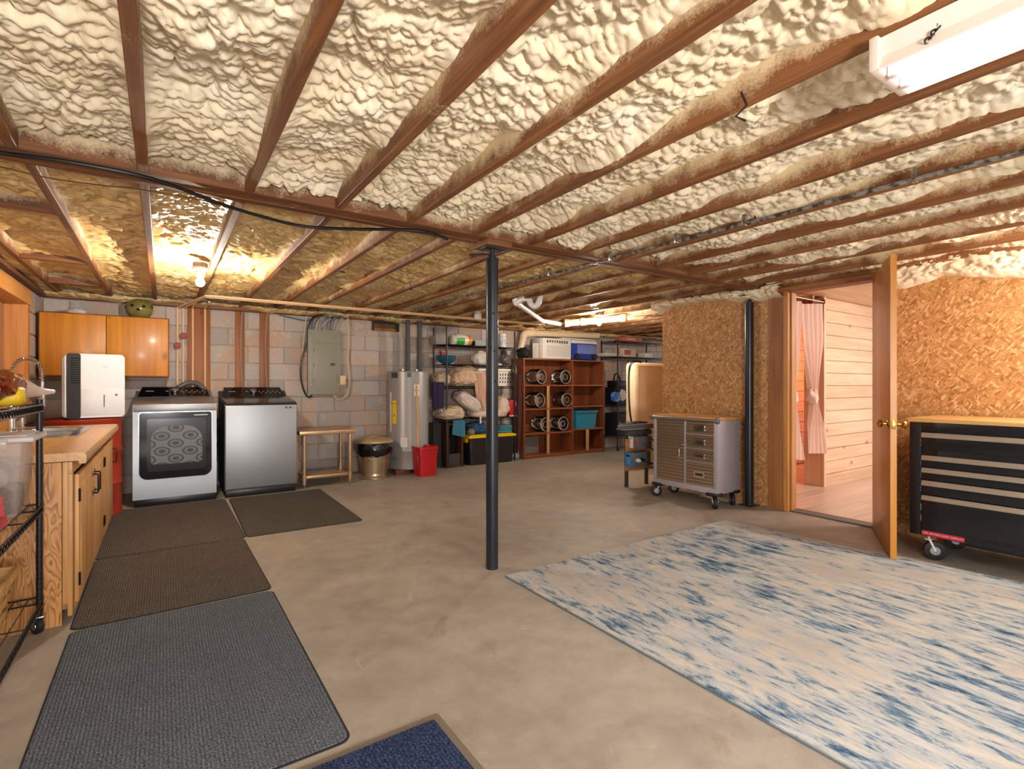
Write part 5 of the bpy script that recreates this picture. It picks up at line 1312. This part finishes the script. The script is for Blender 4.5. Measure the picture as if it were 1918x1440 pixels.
part('upper_panel', MB().box(xa + .12, xb - .03, 6.525, 6.5348, zt + .11, zt + .265, .006), M('cooler_pale', '6A76B8', .4), t)
for k in range(4): part('rib', MB().box(xa + .12, xb - .06, 6.527, 6.5348, zt + .03 + k * .02, zt + .04 + k * .02, .001), M('cooler_rib', '1C2A70', .4), t)
part('lid', MB().box(xa - .01, xb + .01, 6.525, 6.81, zt + .2802, zt + .335, .012), M('cooler_lid', 'CFC7C0', .4), t)
for xx in (xa + .10,):
    w_ = part('wheel', MB().lathe([(.03, -.016), (.052, -.014), (.056, 0), (.052, .014), (.03, .016)], (xx, 6.518, zt + .058), 24, axis=(0, 1, 0)), MT_black, t)
part('wheel', MB().lathe([(.03, -.016), (.052, -.014), (.056, 0), (.052, .014), (.03, .016)], (xb - .04, 6.518, zt + .058), 24, axis=(0, 1, 0)), MT_black, t)
part('handle', MB().tube(spline([(xb + .005, 6.56, zt + .12), (xb + .03, 6.545, zt + .09), (xb + .03, 6.545, zt + .03), (xb - .01, 6.55, zt + .01)], 5), .012, 8), M('cooler_lid', ''), t)
solo('white_board', MB().box(xa - .22, xb + .0, 6.53, 6.78, zt + .342, zt + .360, .003), M('foam_board', 'D8CFC4', .6), 'flat white foam board lying over the air conditioner and cooler', 'board')
p = W(995, 662, y=6.62)
solo('black_bag', MB().blob((bxl + .10, 6.62, zt + .08), (.10, .12, .09), .3, 2.2, 81, flat=.9, wr=.1), M('bag_fabric_black', '141316', .8), 'black fabric bag slumped at the near end of the bookcase top', 'bag')

# ================================================================= FAR RACK, MATTRESS
QX0, QX1, QY0, QY1 = 6.60, 7.80, 6.40, 6.80
t = thing('far_wire_rack', 'black wire rack on casters in the far corner past the bookcase', 'shelf', ((QX0 + QX1) / 2, 6.6, 0))
for xx in (QX0, QX1):
    for yy in (QY0, QY1):
        part('post', MB().cyl((xx, yy, .1), (xx, yy, 1.97), .0135, 10), MT_wire, t); caster(t, xx, yy, .11, .045, .028, 1.0)
for z in (1.94, 1.66, .80, .25): part('wire_shelf', wire_shelf(QX0, QX1, QY0, QY1, z, 'x', step=.045, pitch=.07), MT_wire, t)
def carton(name, px0, px1, y, z0, h, d, col, label, cat='carton', band=None):
    a, b = W(px0, 660, y=y).x, W(px1, 660, y=y).x
    g = thing(name, label, cat, ((a + b) / 2, y + d / 2, z0))
    part('box', MB().box(a, b, y, y + d, z0, z0 + h, .003), M(name + '_card', col, .6), g)
    if band: part('print', MB().box(a + (b - a) * .1, a + (b - a) * .6, y - .0012, y - .0002, z0 + h * .25, z0 + h * .8), M(name + '_print', band, .5), g)
    part('tape', MB().box((a + b) / 2 - .02, (a + b) / 2 + .02, y - .001, y + d, z0 + h + .0001, z0 + h + .001), M('tape', 'C8A878', .3), g)
carton('flat_red_carton', 1171, 1203, 6.45, 1.9475, .075, .28, 'C96A58', 'flat red carton on the top of the far wire rack', band='E0A090')
carton('white_carton', 1167, 1191, 6.45, 1.6675, .15, .2, 'CDB9AA', 'white and red printed carton on the second far rack shelf', band='A8483C')
carton('small_carton', 1207, 1222, 6.45, 1.6675, .085, .2, 'DCD3CA', 'small white carton at the far end of the second rack shelf', band='F0EDE8')
carton('flat_white_box', 1136, 1164, 6.43, 1.6675, .055, .3, 'BDB2A6', 'long flat white box on the second far rack shelf by the bookcase')
solo('black_bin', MB().prism(rr(6.64, 7.30, 6.44, 6.77, .04, 3), 'z', .8075, 1.12), M('bin_black', '17171B', .5), 'large black bin on the middle shelf of the far rack', 'bin')
solo('black_lower_bin', MB().prism(rr(6.64, 7.40, 6.43, 6.77, .04, 3), 'z', .2575, .66), M('bin_black2', '1B1C22', .5), 'large black bin on the low shelf of the far rack', 'bin')
t = thing('black_tool_case', 'black tool case on top of the black bin on the far rack', 'case', (6.75, 6.6, 1.1202))
part('case', MB().box(6.64, 7.0, 6.48, 6.70, 1.1205, 1.24, .01), MT_black, t)
part('grip', MB().tube(spline([(6.70, 6.59, 1.24), (6.72, 6.59, 1.34), (6.80, 6.59, 1.36), (6.86, 6.59, 1.24)], 5), .016, 8), MT_black, t)
c = W(1153, 743, y=6.36)
t = thing('blue_package', 'bright blue plastic package hanging on the far rack front', 'package', (c.x, 6.375, c.z - .08))
part('pouch', MB().blob((c.x, 6.36, c.z), (.115, .022, .085), .15, 2.5, 91, e=.6), M('pack_blue', '2258B8', .35, c2='6E9BD8', sc=12, stops=(.5, .6)), t)
part('hook', MB().tube([(c.x, 6.37, c.z + .08), (c.x, 6.385, c.z + .12)], .004, 6), MT_steel, t)
c = W(1166, 740, y=6.36)
solo('white_bag_hung', MB().blob((c.x, 6.355, c.z), (.08, .025, .095), .3, 2.5, 93, wr=.15), M('bag_hung', 'C9BDB4', .4), 'crumpled whitish bag hanging beside the blue package', 'bag')
MT_mat = M('mattress_tick', 'E3C9A6', .85, c2='DBBE98', sc=6, bump=.35, bsc=26, bdist=.02)
mb = MB().box(5.33, 6.85, 4.84, 5.035, .002, 1.475, .05, 4)
t = thing('mattress', 'tan mattress standing on edge beyond the end of the particle board wall', 'mattress', (6.09, 4.94, 0))
part('pad', mb, MT_mat, t)
for z0_ in (.05, 1.425): part('piping', MB().tube([(5.40, 4.838, z0_), (6.78, 4.838, z0_)], .006, 6), M('piping_tan', 'C7A37A', .8), t)
part('piping', MB().tube([(5.385, 4.838, .08), (5.385, 4.838, 1.40)], .006, 6), M('piping_tan', ''), t)
L = [W(*q, y=4.82) for q in ((1200, 680), (1186, 681), (1178, 690), (1177, 730), (1179, 770), (1184, 800), (1183, 818))]
for q in L[:2]: q.z = 1.483
solo('looped_cable', MB().tube(spline(L, 6), .008, 7).tube([q + Vector((.02, .002, -.012)) for q in spline(L, 6)], .007, 6), M('cable_black', ''), 'black doubled cord looped over the mattress corner', 'cord')
# ================================================================= MOTOR STAND BEHIND THE STEEL CABINET
MT_gp = M('machine_grey', '6B6C70', .4, .3); MT_gpd = M('machine_grey_dark', '4E5056', .4, .4)
t = thing('machine_stand', 'low grey metal machine stand with control boxes behind the steel cabinet', 'machine', (4.45, 4.1, 0))
MT_legm = M('stand_leg', '4A4744', .45, .5)
for xx in (4.385, 4.72):
    for yy in (4.115,): part('leg', MB().box(xx - .016, xx + .016, yy - .016, yy + .016, 0, .66, .002), MT_legm, t)
part('rail', MB().box(4.12, 4.74, 3.955, 4.0, .675, .722, .004), MT_gp, t)
part('rail', MB().box(4.30, 4.74, 4.13, 4.16, .675, .722, .004), MT_gp, t)
part('bed', MB().box(4.24, 4.74, 4.001, 4.129, .66, .674, .002), M('bed_pale', 'B9A895', .5), t)
part('brace', MB().box(4.36, 4.74, 4.03, 4.05, .60, .615).box(4.36, 4.74, 4.03, 4.05, .555, .565), M('bed_pale', ''), t)
part('wood_panel', MB().box(4.34, 4.745, 4.075, 4.095, .19, .55, .002), wood('panel_tan', 'A06E3C', 'BF8C54', 'x', .5), t)
part('motor', MB().box(4.30, 4.50, 3.99, 4.07, .592, .655, .006).cyl((4.50, 4.03, .62), (4.68, 4.03, .62), .034, 16), MT_gpd, t)
b1 = part('switch_box', MB().box(4.394, 4.62, 3.945, 4.0745, .445, .585, .004), MT_gp, t)
part('rating_plate', MB().box(4.3925, 4.3938, 4.02, 4.07, .45, .58), MT_paper, b1)
part('red_badge', MB().cyl((4.394, 3.985, .515), (4.391, 3.985, .515), .022, 20), M('badge_red', 'B82B3A', .4), b1)
b2 = part('controller', MB().box(4.325, 4.60, 3.945, 4.0745, .245, .41, .004), MT_gp, t)
part('keypad', MB().box(4.321, 4.3248, 3.985, 4.074, .25, .405, .002), M('keypad_blue', '1A78BE', .35), b2)
part('display', MB().box(4.3195, 4.3208, 4.01, 4.05, .36, .378), M('lcd', '101A3A', .2), b2)
for r_ in range(4):
    for k in range(3): part('key', MB().box(4.3195, 4.3208, 4.008 + k * .016, 4.018 + k * .016, .285 + r_ * .018, .293 + r_ * .018), M('key_lilac', '9E8FBE', .4), b2)
for xx in (4.37, 4.44): part('plug', MB().cyl((xx, 3.944, .325), (xx, 3.915, .325), .022, 14).cyl((xx, 3.915, .325), (xx, 3.895, .325), .014, 12), MT_white if xx < 4.4 else MT_black, b2)
for i, (a, b, c, d) in enumerate((((4.46, 3.93, .51), (4.5, 3.85, .45), (4.66, 3.85, .40), (4.60, 3.91, .33)), ((4.50, 3.93, .60), (4.56, 3.84, .55), (4.70, 3.84, .42), (4.64, 3.90, .30)), ((4.45, 3.905, .325), (4.48, 3.84, .28), (4.60, 3.85, .27), (4.70, 3.93, .31)))):
    part('power_lead', MB().tube(bez(a, b, c, d, 12), .008, 7), M('cable_black', ''), t)
solo('extension_cord', MB().tube(spline([(4.20, 4.05, .73), (4.32, 4.12, .745), (4.45, 4.03, .735), (4.55, 4.15, .735), (4.64, 4.03, .73), (4.70, 4.2, .733)], 6), .008, 7), M('cable_black', ''), 'black cord heaped on top of the machine stand', 'cord')

# ================================================================= STAINLESS ROLLING CABINET
FX, Y0, Y1, Z0, Z1 = 4.275, 2.885, 3.635, .135, .825
MT_ssd = M('drawer_steel', 'C6B9A6', .27, 1.0); MT_side = M('side_lilac', 'A9A5AE', .4, .25); MT_bump = M('bumper_black', '1A1718', .5)
t = thing('rolling_cabinet', 'stainless rolling tool cabinet with a wood top against the particle board wall', 'tool cabinet', (4.46, 3.26, 0))
part('body', MB().box(FX + .012, 4.655, Y0, Y1, Z0, Z1, .006), MT_side, t)
part('wood_top', MB().box(FX - .012, 4.668, Y0 - .008, Y1 + .008, Z1 + .0005, Z1 + .034, .006), wood('cabinet_beech', 'C9884A', 'DEA468', 'y', .35, .6), t)
part('front_rail', MB().tube([(FX - .018, Y0 - .012, Z1 + .005), (FX - .018, Y1 + .012, Z1 + .005)], .017, 12), MT_steel, t)
for yy in (Y0 - .014, Y1 + .014): part('corner_cap', MB().blob((FX - .008, yy, Z1 + .004), (.026, .018, .03), 0, 1, 0, e=.6), MT_gp, t)
def ribbed(y0, y1, z0, z1, n, x=FX, depth=.008):
    pts = []
    h = (z1 - z0) / n
    for k in range(n):
        for f, d in ((.06, 0), (.22, depth), (.78, depth), (.94, 0)): pts.append((x + .011 - d, z0 + (k + f) * h))
    pts = [(x + .0118, z0), (x + .011, z0)] + pts + [(x + .011, z1), (x + .0118, z1)]
    return MB().prism(pts, 'y', y0, y1)
ym = Y0 + (Y1 - Y0) * .475
part('stile', MB().box(FX + .002, FX + .0118, Y0 + .003, Y0 + .035, Z0 + .05, Z1 - .01, .002).box(FX + .002, FX + .0118, Y1 - .04, Y1 - .003, Z0 + .05, Z1 - .01, .002).box(FX + .004, FX + .0118, ym - .010, ym + .010, Z0 + .05, Z1 - .01, .001).box(FX + .002, FX + .0118, Y0 + .003, Y1 - .003, Z0, Z0 + .049, .002), MT_side, t)
d = part('door', ribbed(ym + .012, Y1 - .042, Z0 + .055, Z1 - .012, 19), MT_ssd, t, smooth=False)
part('handle', MB().tube(spline([(FX + .002, ym + .045, .535), (FX - .025, ym + .045, .53), (FX - .028, ym + .045, .49), (FX - .025, ym + .045, .45), (FX + .002, ym + .045, .445)], 4), .007, 8), MT_chrome, d)
part('lock', MB().cyl((FX + .003, ym + .045, .57), (FX - .008, ym + .045, .57), .011, 12), MT_chrome, d)
zs = [Z1 - .012, .685, .545, .415, Z0 + .055]
for k, nr in enumerate((4, 4, 4, 7)):
    za, zb = zs[k + 1] + .004, zs[k] - .002
    dr = part('drawer', ribbed(Y0 + .037, ym - .012, za, zb, nr), MT_ssd, t, smooth=False)
    yc, zc_ = (Y0 + ym) / 2 + .01, (za + zb) / 2
    mb = MB(); o = [(-.058, -.028), (.058, -.028), (.058, .028), (-.058, .028)]; i_ = [(-.042, -.014), (.042, -.014), (.042, .012), (-.042, .012)]
    A = [mb.bm.verts.new((FX - .006, yc + y, zc_ + z)) for y, z in o]; B = [mb.bm.verts.new((FX - .006, yc + y, zc_ + z)) for y, z in i_]; C = [mb.bm.verts.new((FX + .004, yc + y, zc_ + z)) for y, z in o]; D = [mb.bm.verts.new((FX + .001, yc + y, zc_ + z)) for y, z in i_]
    mb.bridge(A, B); mb.bridge(C, A); mb.bridge(B, D)
    h = part('handle', mb, MT_chrome, dr, smooth=False)
    part('pull_recess', MB().box(FX + .0005, FX + .0025, yc - .042, yc + .042, zc_ - .014, zc_ + .012), M('recess_dark', '4A3B2C', .4, .6), h)
for xx in (FX + .045, 4.60):
    for yy in (Y0 + .05, Y1 - .05):
        part('bumper', MB().box(xx - .06, xx + .05, yy - .062, yy + .062, Z0 - .02, Z0 + .012, .01), MT_bump, t)
        caster(t, xx - .01, yy, Z0 - .02, .056, .034, -2.3 if yy < 3.2 else 2.5)
part('brake', MB().box(FX + .01, FX + .055, Y0 + .01, Y0 + .05, .06, .072, .004), MT_white, t)

# ================================================================= BLACK TOOL CHEST
FX, Y0, Y1, Z0, Z1 = 4.19, .20, 1.362, .165, .918
MT_chest = M('chest_black', '0B0D15', .35); MT_rail = M('drawer_rail', 'B3A698', .35, .75); MT_dwr = M('drawer_black', '10121A', .3)
t = thing('tool_chest', 'black tool chest on casters with long steel drawer pulls beside the door', 'tool chest', (4.46, .78, 0))
part('body', MB().box(FX + .012, 4.735, Y0, Y1, Z0, Z1, .005), MT_chest, t)
part('wood_top', MB().box(FX - .008, 4.745, Y0 - .01, Y1 + .006, Z1 + .0005, Z1 + .028, .004), wood('chest_birch', 'D2A05E', 'E6BB7E', 'y', .4, .6), t)
part('front_frame', MB().box(FX + .0, FX + .0118, Y1 - .065, Y1 - .002, Z0, Z1, .002).box(FX, FX + .0118, Y0 + .002, Y0 + .065, Z0, Z1, .002).box(FX, FX + .0118, Y0 + .066, Y1 - .066, Z1 - .06, Z1, .002).box(FX, FX + .0118, Y0 + .066, Y1 - .066, Z0, Z0 + .05, .002), MT_chest, t)
def zx_(py): return W(1717, py, x=FX).z
rails = [(809, 818, 841), (851, 860, 873), (874, 883, 896.5), (897.5, 907, 924), (925, 934, 991)]
ymid = (Y0 + .068, Y1 - .068)
for (a, b, c) in rails:
    za, zb, zc_ = zx_(a), zx_(b), zx_(c)
    dr = part('drawer', MB().box(FX + .001, FX + .0116, ymid[0], ymid[1], zc_ + .003, za, .003), MT_dwr, t)
    part('pull_rail', MB().prism([(FX - .012, zb + .001), (FX + .0008, zb + .0), (FX + .0008, za), (FX - .006, za), (FX - .014, zb + .008)], 'y', ymid[0] + .002, ymid[1] - .002), MT_rail, dr, smooth=False)
    for f in (.3, .65): part('slide_tab', MB().box(FX - .0005, FX + .0009, ymid[1] + .001, ymid[1] + .005, zc_ + (zb - zc_) * f, zc_ + (zb - zc_) * (f + .22)), MT_steel, dr)
lb = part('load_label', MB().box(FX - .0012, FX - .0002, Y1 - .29, Y1 - .07, Z0 + .004, Z0 + .036, .0003, 1), M('label_crimson', 'B3203C', .45), t)
mt = Matrix.Translation(Vector((FX - .0016, Y1 - .18, Z0 + .020)) - t.location) @ Matrix.Rotation(-PI / 2, 4, 'Z') @ Matrix.Rotation(PI / 2, 4, 'X')
text_mesh('1,200 LBS MAX LOAD CAPACITY', .0155, MT_white, mt, 'lettering', lb)
part('underframe', MB().box(FX + .05, 4.70, Y0 + .05, Y1 - .25, Z0 - .03, Z0 - .0005, .003), MT_chest, t)
for xx in (FX + .06, 4.66):
    for yy in (Y0 + .09, Y1 - .09):
        caster(t, xx, yy, Z0 - .0, .062, .036, -PI / 2 + .5, MT_lampw)
# ================================================================= DOOR
ang = math.atan2(-.393, -.763)
MT_door = wood('door_birch', 'A2601A', 'C07A2A', 'z', .4, .35, coat=.12)
t = thing('door', 'orange-stained wood door standing wide open into the basement', 'door', (4.755, 1.775, 0), ang)
DW = .845
part('slab', MB().box(0, DW, -.018, .018, .012, 2.035, .002), MT_door, t)
part('latch_edge', MB().box(DW + .0001, DW + .0012, -.0175, .0175, .013, 2.034), wood('door_edge', 'B8751F', 'D8922F', 'z', .35, .5), t)
MT_brass = M('brass', 'C99B45', .2, 1.0)
for s in (-1, 1):
    k = part('knob', MB().lathe([(.032, .0182), (.032, .022), (.026, .027), (.012, .030), (.011, .05), (.024, .056), (.028, .066), (.024, .078), (.010, .083)], (DW - .065, 0, .905), 24, axis=(0, s, 0)), MT_brass, t)
part('latch_plate', MB().box(DW + .0013, DW + .0028, -.012, .012, .875, .935, .001).cyl((DW + .0028, 0, .905), (DW + .009, 0, .905), .007, 10), MT_brass, t)
for zz in (.2, 1.0, 1.82): part('hinge', MB().cyl((-.004, .021, zz - .045), (-.004, .021, zz + .045), .006, 8), MT_brass, t)

# ================================================================= CURTAINS IN THE ROOM BEYOND
def sheer():
    n = NT('sheer_curtain'); n.set(Base_Color=lin('F1DCD0'), Roughness=.9, Alpha=.9)
    tr = n.n('ShaderNodeBsdfTranslucent', {'Color': lin('F5DDD0')}); mx = n.n('ShaderNodeMixShader', {0: .2})
    out = n.t.nodes['Material Output']
    n.t.links.new(n.b.outputs[0], mx.inputs[1]); n.t.links.new(tr.outputs[0], mx.inputs[2]); n.t.links.new(mx.outputs[0], out.inputs[0])
    return n.m
MT_sheer = sheer(); CYC = NB - .05
def curtain(rows, knot, label, seed):
    keys = [(py, W(a, py, y=CYC), W(b, py, y=CYC)) for py, a, b in rows]
    pys = [k[0] for k in keys]
    def f(u, v):
        py = pys[0] + (pys[-1] - pys[0]) * v; i = max(j for j in range(len(pys)) if pys[j] <= py + 1e-6); i = min(i, len(pys) - 2)
        q = (py - pys[i]) / (pys[i + 1] - pys[i]); q = q * q * (3 - 2 * q)
        a = keys[i][1].lerp(keys[i + 1][1], q); b = keys[i][2].lerp(keys[i + 1][2], q); w_ = (b - a).length
        p = a.lerp(b, u); amp = min(.03, .010 + .006 / max(w_, .05))
        return (p.x, p.y + amp * math.sin(u * 30 + seed + .6 * math.sin(v * 7)) + .01 * mnoise.noise(Vector((u * 4, v * 5, seed))), p.z)
    b0 = keys[-1][1]
    t = thing('curtain', label, 'curtain', (b0.x, CYC, b0.z), group='tied sheer curtains')
    part('panel', MB().grid(f, 60, 60), MT_sheer, t)
    kc = W(*knot, y=CYC - .02)
    part('knot', MB().blob(kc, (.07, .055, .085), .35, 2.2, seed, wr=.25, seg=28, rings=18), MT_sheer, t)
    return t
curtain([(569, 1499, 1541), (640, 1503, 1542), (700, 1510, 1532), (738, 1516, 1527), (760, 1517, 1530), (800, 1514, 1542), (849, 1513, 1550)], (1521, 742), 'sheer white curtain tied in a knot beside the pine wall', 3)
curtain([(564, 1455, 1500), (640, 1458, 1496), (700, 1466, 1492), (738, 1477, 1487), (765, 1478, 1490), (810, 1472, 1498), (861, 1462, 1505)], (1482, 744), 'sheer white curtain tied in a knot next to the door jamb', 5)
a, b = W(1440, 568, y=CYC + .004), W(1541, 568, y=CYC + .004)
t = thing('curtain_rod', 'thin curtain rod with gathered heading above the sheer curtains', 'curtain rod', (5.7, CYC, b.z))
part('rod', MB().cyl((5.0, CYC, b.z + .015), (b.x + .01, CYC, b.z + .015), .006, 10), MT_white, t)
part('bracket', MB().box(b.x + .01, b.x + .03, CYC - .012, NB - .013, b.z - .005, b.z + .045, .004), M('bracket_brown', '6A3C22', .5), t)
